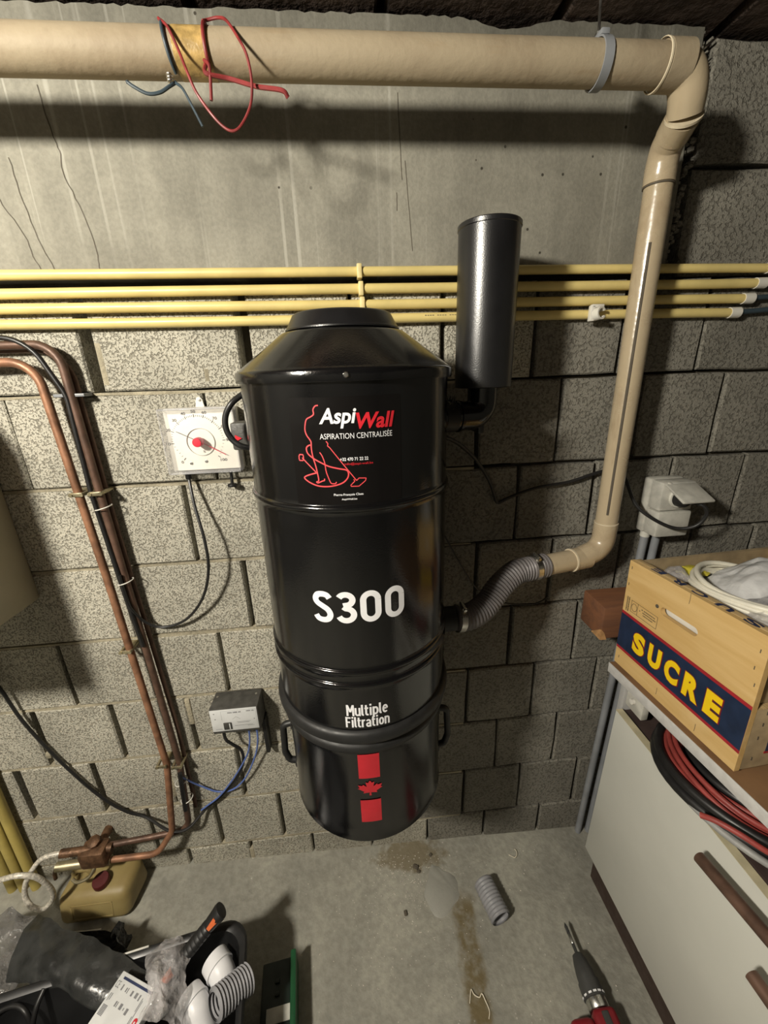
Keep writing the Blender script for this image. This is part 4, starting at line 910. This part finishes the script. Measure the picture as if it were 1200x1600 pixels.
b = MB(); b.box(.001, CL-.001, TH+.0004, TH+.015, .245, CH+.0003, .0005); rl = b.build('top_rail', 'ply_edge', CR, local=True)
b = MB(); b.box(.0, .010, TH+.014, CW-TH-.001, .002, CH-.004); b.build('end_board', 'ply_dull', CR, local=True)
b = MB(); b.box(CL-.022, CL-.012, TH+.014, CW-TH-.001, .125, CH-.004); b.build('end_board', 'ply_dull', CR, local=True)
b = MB(); b.box(CL-.011, CL-.0004, TH+.0006, CW-TH-.001, .002, .138, .0006); eb = b.build('end_board', 'ply_dull', CR, local=True)
b = MB(); b.box(CL-.0112, CL-.0004, TH+.0006, CW-TH-.001, .1382, .1395); b.build('board_edge', 'ply_edge', eb, local=True)
b = MB(); b.box(CL-.0003, CL+.0004, TH+.045, CW-.06, .035, .112); nv = b.build('navy_patch', 'navy', eb, local=True)
for z_ in (.033, .112):
    b = MB(); b.box(CL-.0003, CL+.0005, TH+.043, CW-.058, z_, z_+.005); b.build('red_line', 'band_red', eb, local=True)
b = MB(); b.box(.011, CL-.024, TH+.001, CW-TH-.001, .004, .012); b.build('bottom_board', 'ply_dull', CR, local=True)
ff = lambda dy: (lambda x, z: (x, -dy, z))
def band(x0, x1, z0a, z0b, z1a, z1b, dy): return MB().add([(x0, -dy, z0a), (x1, -dy, z0b), (x1, -dy, z1b), (x0, -dy, z1a)], [(0, 1, 2, 3)])
band(.0002, CL-.0002, .046, .042, .152, .148, .0004).build('red_band', 'band_red', lp, local=True)
band(.0002, CL-.0002, .0535, .0495, .1445, .1405, .0008).build('navy_band', 'navy', lp, local=True)
SUC = lambda dy: (lambda x, z: (x, -dy, z-.0125*(x-.05)))
xs = [(.048, .084, 'S'), (.0955, .131, 'U'), (.142, .178, 'C'), (.190, .227, 'R'), (.239, .272, 'E')]
for xa, xb, ch in xs:
    b = MB(); put_text(b, ch, xa-.0016, xb+.0022, .0675, .1245, SUC(.0012), .085); b.build('maroon_outline', 'maroon_ink', lp, local=True)
    b = MB(); put_text(b, ch, xa, xb, .0690, .1230, SUC(.0016), .06); b.build('yellow_letter', 'yellow_ink', lp, local=True)
for i, ch in enumerate('SUCRE'):
    b = MB(); xc = .288-.0515*i; put_text(b, ch, 0, .030, 0, .017, lambda x, y: (xc-x, TH+.0125-y, CH+.0009), .04); b.build('navy_letter', 'navy_ink', rl, local=True)
b = MB()
for xa, za, xb, zb in [(.0245, .191, .102, .191), (.102, .191, .102, .1615), (.102, .1615, .0245, .1615), (.0245, .1615, .0245, .191), (.0445, .191, .0445, .1615)]: ribbon(b, [(xa, za), (xb, zb)], .0011, ff(.0006))
ribbon(b, [(.0345+.008*math.cos(a), .176+.0095*math.sin(a)) for a in [math.radians(d) for d in range(0, 360, 24)]], .0013, ff(.0006), closed=True)
for z_, xa, xb in [(.1835, .056, .060), (.1835, .063, .098), (.1775, .050, .054), (.1775, .060, .098), (.1715, .062, .090)]:
    x = xa
    while x < xb-.002: w_ = random.uniform(.002, .005); ribbon(b, [(x, z_), (min(xb, x+w_), z_)], .0026, ff(.0006)); x += w_+.0008
for x_ in (.011, .0165):
    z_ = .157
    while z_ < .194: h_ = random.uniform(.002, .006); ribbon(b, [(x_, z_), (x_, min(.196, z_+h_))], .0032, ff(.0006)); z_ += h_+.0008
o = b.build('printed_stamp', 'stamp', lp, local=True); o['kind'] = 'stuff'
b = MB(); b.lathe([(0, 0), (.0045, 0), (.0042, .0012), (0, .0015)], 14, frame((.0945, .0003, .2155), (0, -1, 0))); b.build('knot', 'grime', lp, local=True)
for x_, z0, z1 in [(.165, .262, .285), (.134, .012, .030), (.233, .008, .026)]:
    b = MB(); ribbon(b, [(x_, z0), (x_+.0006, (z0+z1)/2), (x_, z1)], .0009, ff(.0005)); b.build('board_seam', 'grime', lp, local=True)
for x_, z_ in [(.008, .265), (.006, .222), (.305, .25), (.303, .215), (.31, .185), (.012, .02)]:
    b = MB(); b.box(x_, x_+.0014, -.0005, .001, z_, z_+.007); b.build('staple', 'grime', lp, local=True)
for y_, z_ in [(.032, .10), (.030, .07), (.03, .022), (.034, .125)]:
    b = MB(); b.box(CL-.001, CL+.0006, y_, y_+.0015, z_, z_+.007); b.build('staple', 'grime', eb, local=True)
# contents of the crate
CM = wm(CR)
t = thing('white_cable_coil', 'coil of off-white cable lying inside the crate along its lettered rail', 'cable', CM @ Vector((.16, .16, .2)))
for q in range(7):
    cz = [.276, .270, .261, .253, .246, .263, .253][q]; rx = [.120, .125, .128, .127, .124, .118, .116][q]; ry = [.105, .112, .115, .113, .110, .098, .10][q]
    b = MB(); b.tube([CM @ Vector((.165+rx*math.cos(a), .172+ry*math.sin(a)+.0, cz+.010*math.sin(-a+.2)+.006*math.cos(2*a+q))) for a in [2*math.pi*i/40 for i in range(40)]], .0055, 10, closed=True); b.build('turn', 'white_cable', t)
def bagfn(cx, cy, cz, rx, ry, h):
    def f(u, v):
        x = 2*u-1; y = 2*v-1; d = min(1, math.sqrt(x*x+y*y)/1.15)
        return CM @ Vector((cx+rx*x, cy+ry*y, cz+h*(1-d**2.2)))
    return f
b = MB(); b.add(*crumple(34, 34, bagfn(.150, .235, .215, .115, .145, .105), .016, 17, 2)); tag(b.build('white_bag', 'bag', ang=50), 'crumpled white plastic carrier bag bulging out of the sugar crate', 'bag')
b = MB(); b.add(*crumple(22, 20, bagfn(.235, .135, .245, .055, .085, .045), .013, 26, 5)); tag(b.build('clear_bag', 'clear_film', ang=40), 'crumpled clear plastic bag at the near end of the sugar crate', 'bag')
b = MB(); b.add(*crumple(9, 9, bagfn(.045, .125, .262, .02, .03, .012), .006, 40, 8)); tag(b.build('yellow_wrapper', 'yellow_paper'), 'small yellow wrapper at the far end of the sugar crate', 'wrapper')
b = MB(); b.add(*crumple(12, 9, bagfn(.055, .075, .255, .03, .025, .03), .008, 40, 11)); tag(b.build('clear_wrapper', 'clear_film', ang=40), 'small clear wrapper in the far corner of the sugar crate', 'wrapper')
b = MB(); b.box(.06, .255, .018, .05, .150, .225, .012, T=CM); tag(b.build('white_packet', 'white'), 'white packet seen through the hand slot of the sugar crate', 'packet')

# cables coiled between door and board
def coil(name, turns, mat_, lab, grp, cx=.795, cy=-.385):
    t = thing(name, lab, 'cable', (cx, cy, .668), group=grp)
    for R_, z_, r_, ph in turns:
        P = []
        for i in range(48):
            a = 2*math.pi*i/48; q = R_+.004*math.sin(3*a+ph); P.append((cx+q*math.cos(a)*.98, cy+q*math.sin(a)*1.03, z_+.004*math.sin(2*a+ph)))
        b = MB(); b.tube(P, r_, 12, closed=True); b.build('turn', mat_, t)
    return t
coil('black_conduit_coil', [(.160, .6875, .0105, 0), (.1575, .7065, .0095, .1), (.104, .690, .0105, .9), (.0985, .709, .0095, .4)], 'cable', 'thick black ribbed cable coil hanging over the white door edge', 'coiled cables')
coil('grey_cable_coil', [(.163, .6835, .0065, .5), (.160, .6845, .0055, .8)], 'grey_cable', 'grey cable coil outside the black coil above the white door', 'coiled cables', .797, -.408)
rc = coil('red_cable_coil', [(0.1425, 0.692, 0.0052, 5.7), (0.1425, 0.7025, 0.0052, 7.0), (0.1425, 0.713, 0.0052, 8.3), (0.1305, 0.695, 0.0052, 5.22), (0.1305, 0.706, 0.0052, 6.52), (0.1305, 0.718, 0.0052, 7.82), (0.119, 0.7, 0.0052, 4.76), (0.119, 0.712, 0.0052, 6.06)], 'red_cable', 'dull red cable coil nested inside the black coil under the board', 'coiled cables')
b = MB(); b.tube(crs([(.70, -.545, .716), (.672, -.528, .724), (.647, -.50, .729), (.628, -.474, .726), (.617, -.456, .7165)], 6), [.0052]*24+[.0056], 10); b.build('loose_end', 'red_cable', rc)

# copper tube lengths against the cabinet door
for P, lab in [([(.616, -.476, .632), (.616, -.602, .653), (.630, -1.02, .715)], 'longer length of copper tube lying across the white cabinet door'), ([(.616, -.602, .552), (.616, -.68, .556), (.630, -1.02, .572)], 'shorter copper tube showing only its cut end at the lower right edge')]:
    t = thing('copper_tube', lab, 'pipe', P[0])
    b = MB(); p0 = Vector(P[0]); d = (Vector(P[1])-p0).normalized()
    T = frame(p0, d); L = (Vector(P[2])-p0).length
    b.lathe([(.0085, .02), (.0085, 0), (.0112, 0), (.0112, L), (0, L)], 20, T); b.build('tube', 'copper_dark', t)
    b = MB(); b.lathe([(0, .015), (.0085, .0155)], 20, T); b.build('bore', 'cab_inside', t)

# ------------------------------------------------------------------ things on the floor
fz = tfloor
# short hose piece
t = thing('hose_offcut', 'short offcut of light grey corrugated hose lying on the bare floor', 'hose', (.345, -.195, fz(.345)))
P, rr = corrugate([(.334, -.148, fz(.334)+.0315), (.357, -.242, fz(.357)+.0315)], .0278, .0312, .0088)
b = MB(); b.tube(P, rr, 30, caps=False); b.tube(P, [q-.003 for q in rr], 30, caps=False); b.build('corrugated_tube', 'hose_light', t, ang=80)
# rotary drill
DX, DZ = .535, fz(.535)+.034
t = thing('power_drill', 'red power drill lying on the floor with its bit towards the wall', 'drill', (DX, -.5, fz(DX)))
DT = frame((DX-.001, -.268, DZ+.003), (.0, -1, 0), (0, 0, 1))
b = MB(); b.lathe([(0, 0), (.0022, .004), (.0042, .010), (.0042, .074), (0, .074)], 14, DT); b.build('drill_bit', 'drill_grey', t)
b = MB(); b.lathe([(.004, .026), (.0047, .027), (.0047, .046), (.004, .047)], 14, DT); b.build('bright_shank', 'chrome', t)
b = MB(); b.tube([DT @ Vector((.0036*math.cos(a*.9), .0036*math.sin(a*.9), .006+a*.0022)) for a in range(16)], .0013, 6); b.build('flute', 'ink_black', t)
b = MB(); b.lathe([(0, .066), (.008, .066), (.014, .069), (.0195, .085), (.0235, .104), (.0245, .116), (.0245, .120), (0, .120)], 26, DT); b.build('nose_cone', 'drill_grey', t)
b = MB(); b.lathe([(.022, .1195), (.0272, .121), (.0285, .150), (.0265, .152), (.022, .152)], 26, DT); b.build('chuck_sleeve', 'drill_grey', t)
for a in (-20, 5, 30, 60, -50, 95):
    b = MB(); A = math.radians(a); p = DT @ Vector((.0286*math.cos(A), .0286*math.sin(A), .146)); b.box(-.0007, .0007, -.004, .004, -.0018, .0018, T=frame(p, (0, -1, 0), (DT.to_3x3() @ Vector((math.cos(A), math.sin(A), 0))))); b.build('index_mark', 'ink_white', t)
b = MB(); b.lathe([(.02, .1515), (.0258, .1525), (.0262, .168), (.0245, .171), (.018, .171)], 26, DT); b.build('steel_collar', 'chrome', t)
b = MB(); b.box(-.030, .030, -.030, .028, .1715, .375, .012, T=DT, seg=3); b.build('gear_housing', 'drill_red', t)
b = MB(); b.box(.0, .033, -.009, .009, .180, .36, .004, T=DT); b.build('top_rib', 'drill_grey', t)
b = MB(); b.box(DX-.090, DX-.028, -.60, -.448, fz(DX)+.003, fz(DX)+.062, .016, seg=3); b.build('motor_housing', 'drill_red', t)
b = MB(); b.tube(crs([(DX-.085, -.54, DZ), (DX-.15, -.58, DZ-.004), (DX-.20, -.62, DZ-.006)], 5), .019, 16); b.build('grip', 'drill_grey', t)

# jerrycan under the valve
t = thing('jerrycan', 'small yellowed plastic jerrycan with dark red cap standing below the valve', 'jerrycan', (-.81, -.075, fz(-.81)))
JZ = fz(-.81)
b = MB(); bm = bmesh.new(); bmesh.ops.create_cube(bm, size=1)
for v in bm.verts:
    top = v.co.z > 0; front = v.co.y < 0; rt = v.co.x > 0
    v.co = Vector((-.815+(.096 if rt else -.100)*(1 if front or not top else .92)+(.012 if (rt and not front) else 0), (-.135 if front else -.018)+(.018 if top and front else 0), JZ+(.092 if top else .002)+(.006 if top and not front else 0)))
bmesh.ops.bevel(bm, geom=bm.edges[:], offset=.022, segments=3, affect='EDGES', profile=.5); bm.verts.index_update()
b.add([v.co[:] for v in bm.verts], [[v.index for v in f.verts] for f in bm.faces]); bm.free(); b.build('body', 'can', t)
for (u0, u1, v0, v1) in [(-.06, .055, .022, .026), (-.06, .055, .066, .070), (-.06, -.056, .022, .07), (.051, .055, .022, .07)]:
    b = MB(); sl = .018/.090
    T = Matrix.Translation((-.815, -.1335, JZ+.0)) @ Matrix.Rotation(-math.atan(sl), 4, 'X')
    b.box(u0, u1, -.003, .003, v0, v1, .001, T=T); b.build('moulded_rib', 'can', t)
b = MB(); b.lathe([(0, 0), (.021, 0), (.022, .003), (.022, .018), (.020, .021), (0, .021)], 20, frame((-.800, -.085, JZ+.094), (.05, -.15, 1))); b.build('cap', 'cap_red', t)
b = MB(); b.tube(fillet([(-.895, -.055, JZ+.092), (-.890, -.056, JZ+.116), (-.850, -.056, JZ+.117), (-.843, -.056, JZ+.094)], .014, 5), .008, 12); b.build('handle', 'can', t)

# black tub and its contents
TM = Matrix.Translation((-.590, -.545, fz(-.59)+.004)) @ Matrix.Rotation(math.radians(9), 4, 'Z')
t = thing('plastic_tub', 'large black plastic tub full of tools and fittings at lower left', 'tub', TM.translation)
def rrect(hx, hy, r, n=7):
    out = []
    for cx, cy, a0 in ((hx-r, hy-r, 0), (-hx+r, hy-r, 90), (-hx+r, -hy+r, 180), (hx-r, -hy+r, 270)):
        out += [(cx+r*math.cos(math.radians(a0+90*i/n)), cy+r*math.sin(math.radians(a0+90*i/n))) for i in range(n+1)]
    return out
lv = [(.255, .195, 0), (.268, .208, .02), (.290, .228, .178), (.302, .240, .180), (.3045, .2425, .186), (.3045, .2425, .197), (.301, .239, .2005), (.296, .234, .2005), (.288, .226, .196), (.262, .202, .028), (.24, .18, .024)]
vs = []; fs = []; n = len(rrect(1, 1, .1))
for hx, hy, z in lv: vs += [(x, y, z) for x, y in rrect(hx, hy, .055)]
for k_ in range(len(lv)-1):
    for i in range(n): fs.append((k_*n+i, k_*n+(i+1) % n, (k_+1)*n+(i+1) % n, (k_+1)*n+i))
fs += [tuple(range(n-1, -1, -1)), tuple(range((len(lv)-1)*n, len(lv)*n))]
b = MB(); b.add(vs, fs, TM); b.build('shell', 'tub', t)
tp = lambda x, y, z: TM @ Vector((x, y, z))
b = MB(); b.tube([tp(.005, .2395, .2015), tp(.075, .2395, .2015)], .0022, 8); b.build('rim_bead', 'white_dirty', t)
# hammer
HA, HB = Vector((-.371, -.290, .318)), Vector((-.512, -.358, .196))
t = thing('hammer', 'hammer with black rubber grip and orange insert leaning in the tub', 'hammer', HB)
d = (HA-HB).normalized(); L = (HA-HB).length; HT = frame(HB, d, (1, -1, .2))
b = MB(); prof = [(0, L-.150), (.0125, L-.150)]
for q in range(9): prof += [(.0155, L-.146+q*.0118), (.0150, L-.138+q*.0118), (.0135, L-.1365+q*.0118)]
prof += [(.0150, L-.036), (.0165, L-.020), (.0185, L-.006), (.0175, L), (0, L+.002)]
b.lathe(prof, 20, HT @ Matrix.Diagonal((1.05, .82, 1, 1))); b.build('grip', 'rubber', t)
b = MB(); b.lathe([(0, .0), (.0085, 0), (.0105, L-.15), (0, L-.149)], 16, HT); b.build('handle', 'orange', t)
b = MB(); P_ = HA-d*.026; sd = Vector((.25, -.72, .65)); sd = (sd-d*sd.dot(d)).normalized(); T = frame(P_+sd*.0135, sd, d); b.prism([(-.012, -.004), (.013, -.0065), (.013, .0065), (-.012, .004)], 0, .0025, T); b.build('orange_insert', 'orange', t)
b = MB(); b.box(-.014, .014, -.012, .012, -.01, .018, .003, T=HT); cylp(b, HT @ Vector((-.06, 0, .004)), HT @ Vector((.05, 0, .004)), .011, 16); b.build('head', 'chrome', t)
# white PVC bends
for (a_, m_, c_), lab in [(((-.398, -.322, .196), (-.374, -.346, .196), (-.352, -.374, .150)), 'white PVC bend standing in the tub beside the hammer grip'), (((-.440, -.378, .192), (-.414, -.398, .192), (-.392, -.432, .150)), 'white PVC bend half behind the grey corrugated hose in the tub')]:
    t = thing('pvc_bend', lab, 'pipe fitting', c_)
    P = fillet([a_, m_, c_], .022, 7)
    b = MB(); b.tube(P, .0285, 26); b.build('elbow', 'white_bright', t)
    b = MB(); p0 = P[0]; d0 = (P[0]-P[1]).normalized(); b.tube([p0-d0*.024, p0], .0312, 26); b.build('socket', 'white_bright', t)
    b = MB(); b.tube([p0-d0*.027, p0-d0*.024], .0325, 26); b.build('socket_rim', 'white_bright', t)
t = thing('hose_offcut', 'grey corrugated hose offcut lying across the near right of the tub', 'hose', (-.33, -.40, .2))
P, rr = corrugate([(-.304, -.370, .213), (-.361, -.420, .247)], .0248, .0298, .0074)
b = MB(); b.tube(P, rr, 30, caps=False); b.tube(P, [q-.003 for q in rr], 30, caps=False); b.build('corrugated_tube', 'hose_light', t, ang=80)
# cables in the tub
for i, lab in enumerate(['black cable arching over the left part of the tub', 'black cable hanging down inside the left part of the tub', 'coiled black cable at the bottom of the tub']):
    b = MB()
    if i == 0: P = [(-.90, -.40, .19), (-.857, -.365, .205), (-.819, -.358, .212), (-.788, -.37, .205), (-.778, -.385, .17), (-.775, -.42, .10)]
    elif i == 1: P = [(-.76, -.345, .23), (-.765, -.37, .215), (-.768, -.40, .17), (-.75, -.44, .12), (-.70, -.48, .08)]
    else: P = [(-.62+.10*math.cos(a), -.52+.08*math.sin(a), .045+.006*a) for a in [q*.5 for q in range(26)]]
    b.tube(crs(P, 6), .0055, 10); tag(b.build('black_cable', 'cable'), lab, 'cable', 'black cables in the tub')
# smoky bag draped over the tub, its label
def sheet(rows, k=4):
    G = [crs(r, k) for r in rows]; nx = len(G[0]); cols = [crs([g_[i] for g_ in G], k) for i in range(nx)]; ny = len(cols[0])
    return nx, ny, lambda u, v: cols[min(nx-1, int(round(u*(nx-1))))][min(ny-1, int(round(v*(ny-1))))]
rows = [[(-.873, -.199, .225), (-.807, -.226, .240), (-.737, -.255, .245), (-.645, -.294, .240), (-.544, -.336, .225)],
        [(-.885, -.240, .230), (-.803, -.270, .250), (-.719, -.300, .250), (-.631, -.333, .242), (-.549, -.366, .225)],
        [(-.886, -.282, .225), (-.802, -.305, .245), (-.719, -.332, .245), (-.634, -.367, .240), (-.553, -.399, .225)],
        [(-.872, -.313, .205), (-.791, -.336, .222), (-.728, -.345, .230), (-.641, -.385, .225), (-.568, -.420, .210)]]
nx, ny, fn = sheet(rows, 9)
b = MB(); b.add(*crumple(nx, ny, fn, .0095, 13, 3, .0015)); tag(b.build('smoky_bag', 'smoke_film', ang=60), 'smoky grey translucent plastic bag draped over the tub', 'bag')
b = MB(); b.add(*crumple(16, 12, lambda u, v: Vector((-1.03+.185*u, -.168-.16*v-.03*u, .185+.035*math.sin(u*3))), .02, 15, 21)); tag(b.build('dark_bag', 'shiny_film', ang=45), 'shiny dark crumpled bag at the lower left corner behind the tub', 'bag')
t = thing('black_sack', 'black plastic sack with twisted top standing behind the tub', 'bag', (-.77, -.225, fz(-.77)))
b = MB(); b.add(*crumple(22, 14, lambda u, v: Vector((-.785+(.105+.02*v)*math.cos(2*math.pi*u), -.232+(.022+.012*v)*math.sin(2*math.pi*u), fz(-.77)+.006+.115*(1-v))), .006, 22, 31, .001)); b.build('sack', 'dark_film', t, ang=50)
b = MB(); b.add(*crumple(10, 10, lambda u, v: Vector((-.695+.03*(u-.5)*(1.2-v)+.004, -.215+.018*math.cos(6*u), .075+.085*v)), .009, 40, 33, .001)); b.build('twisted_top', 'dark_film', t, ang=40)
b = MB(); b.tube([(-.818, -.199, .137), (-.775, -.203, .139), (-.738, -.202, .139)], .0028, 8); b.build('pale_hem', 'white_dirty', t)
# product box with label in the bag
e1 = Vector((.092, -.041, 0)).normalized(); e2 = Vector((-.026, -.052, -.004)).normalized(); nn = e1.cross(e2); nn = nn if nn.z > 0 else -nn
LT = Matrix.Translation((-.581, -.346, .2585)) @ Matrix((e1, -e2, e1.cross(-e2))).transposed().to_4x4()
t = thing('labelled_box', 'flat white labelled box with dark blue stripe lying in the tub', 'box', LT.translation)
b = MB(); b.box(0, .104, -.125, 0, -.022, 0, .002, T=LT); lb = b.build('carton', 'label_white', t)
lf2 = lambda x, y: LT @ Vector((x, y, .0007))
b = MB(); ribbon(b, [(.012, -.0085), (.094, -.0085)], .0042, lf2); b.build('blue_stripe', 'navy_ink', lb)
b = MB(); put_text(b, 'CE', .004, .0135, -.0255, -.0145, lf2, -.01)
for x, y, w_, h_ in [(.021, -.021, .003, .009), (.033, -.0215, .0025, .0065), (.038, -.0215, .0015, .008), (.049, -.022, .004, .008), (.060, -.0215, .006, .008), (.071, -.022, .003, .009), (.006, -.040, .0012, .012), (.010, -.039, .0012, .010), (.029, -.044, .003, .008), (.034, -.044, .0016, .008), (.042, -.044, .006, .0085), (.053, -.045, .0015, .004), (.060, -.046, .0055, .009), (.080, -.03, .0012, .020), (.080, -.055, .0012, .016), (.083, -.048, .001, .05), (.078, -.083, .001, .016), (.072, -.09, .001, .014)]:
    b.box(x, x+w_, y-h_/2, y+h_/2, .0003, .0008, T=LT)
for q in range(9): b.box(.005, .017, -.0525-q*.0018, -.0515-q*.0018, .0003, .0008, T=LT)
o = b.build('label_print', 'ink_grey', lb); o['kind'] = 'stuff'
b = MB(); b.prism([(.0935+.0045*math.cos(a), -.064+(.014 if math.sin(a) > 0 else -.020)+.0045*math.sin(a)) for a in [math.radians(d) for d in range(0, 360, 20)]], .0003, .0009, LT); b.build('red_pill_mark', 'ink_crimson', lb)
b = MB(); b.prism([(.0935+.0018*math.cos(a), -.060+(.008 if math.sin(a) > 0 else -.010)+.0018*math.sin(a)) for a in [math.radians(d) for d in range(0, 360, 30)]], .0009, .0012, LT); b.build('pale_pill_mark', 'label_white', lb)
# clear bag over its right end
rows = [[(-.552, -.312, .228), (-.515, -.305, .250), (-.478, -.302, .262), (-.450, -.318, .245)],
        [(-.545, -.340, .240), (-.510, -.335, .272), (-.472, -.333, .272), (-.438, -.348, .250)],
        [(-.522, -.368, .262), (-.498, -.365, .282), (-.468, -.370, .262), (-.436, -.385, .240)],
        [(-.505, -.395, .268), (-.480, -.396, .272), (-.450, -.405, .250), (-.420, -.418, .225)],
        [(-.510, -.435, .262), (-.470, -.430, .262), (-.445, -.435, .240), (-.415, -.440, .220)]]
nx, ny, fn = sheet(rows, 6)
b = MB(); b.add(*crumple(nx, ny, fn, .010, 34, 13, .001)); tag(b.build('clear_bag', 'clear_film', ang=50), 'crumpled clear plastic bag beside the hammer grip in the tub', 'bag')

# green case right of the tub
t = thing('green_case', 'dark green plastic case with bright green edge on the floor beside tub', 'case', (-.25, -.40, fz(-.25)))
GM = Matrix.Translation((-.222, -.272, fz(-.25)+.003)) @ Matrix.Rotation(math.radians(6), 4, 'Z')
b = MB(); b.box(-.085, -.0125, -.34, -.004, 0, .050, .004, T=GM); b.build('case_body', 'green_dark', t)
b = MB(); b.box(-.012, .002, -.345, 0, 0, .072, .003, T=GM); b.build('green_edge', 'green', t)
b = MB(); b.box(-.070, -.0135, -.118, -.090, .0503, .054, .001, T=GM); b.build('label_strip', 'white_dirty', t)
for y_ in (-.045, -.068):
    b = MB(); b.box(-.052, -.040, y_-.004, y_+.004, .0503, .0535, .0012, T=GM); b.build('latch_stud', 'green_dark', t)

# curls of plastic string and plaster crumbs on the floor
for P, lab in [([(.452, -.068), (.462, -.075), (.470, -.079), (.478, -.072), (.480, -.062), (.477, -.055)], 'small curl of pale plastic string on the floor near the wall'),
               ([(.222, -.385), (.227, -.372), (.232, -.362), (.238, -.372), (.248, -.378), (.256, -.372), (.262, -.385), (.266, -.402), (.262, -.415)], 'longer kinked pale plastic string on the floor near the lower edge')]:
    b = MB(); b.tube(crs([(x+random.uniform(-.0015, .0015), y, fz(x)+.0022+.0035*abs(math.sin(9*i))) for i, (x, y) in enumerate(P)], 5), .0013, 6)
    tag(b.build('plastic_string', 'string'), lab, 'string')
b = MB()
for i in range(420):
    if i < 300: x = random.gauss(.09, .085); y = -.03-abs(random.gauss(.09, .11))
    else: x = random.uniform(-.25, .62); y = random.uniform(-.5, -.01)
    r = random.choice([.0008, .001, .0012, .0016]); z = fz(x)
    if not (-.3 < x < .66 and -.52 < y < -.006): continue
    b.add([(x-r, y-r*.7, z), (x+r, y-r, z), (x+r*.8, y+r, z), (x-r, y+r*.8, z), (x+r*.1, y, z+r*1.3)], [(0, 1, 4), (1, 2, 4), (2, 3, 4), (3, 0, 4), (3, 2, 1, 0)])
tag(b.build('plaster_crumbs', 'crumb', flat=True), 'scatter of pale plaster crumbs on the floor below the vacuum', 'crumbs', kind='stuff')
for x, y, s_, lab in [(.135, -.075, .009, 'larger brown mortar crumb nearest the wall under the vacuum'), (.142, -.088, .006, 'smaller brown mortar crumb beside the larger one'), (.085, -.19, .007, 'dark mortar crumb alone on the floor left of the patch'), (.19, -.045, .006, 'dark crumb by the wall foot right of the stain')]:
    b = MB(); b.box(-s_, s_, -s_*.7, s_*.7, 0, s_*.8, s_*.3, T=Matrix.Translation((x, y, fz(x))) @ Matrix.Rotation(x*20, 4, 'Z'), seg=1); tag(b.build('mortar_crumb', 'grime'), lab, 'crumb', 'mortar crumbs')
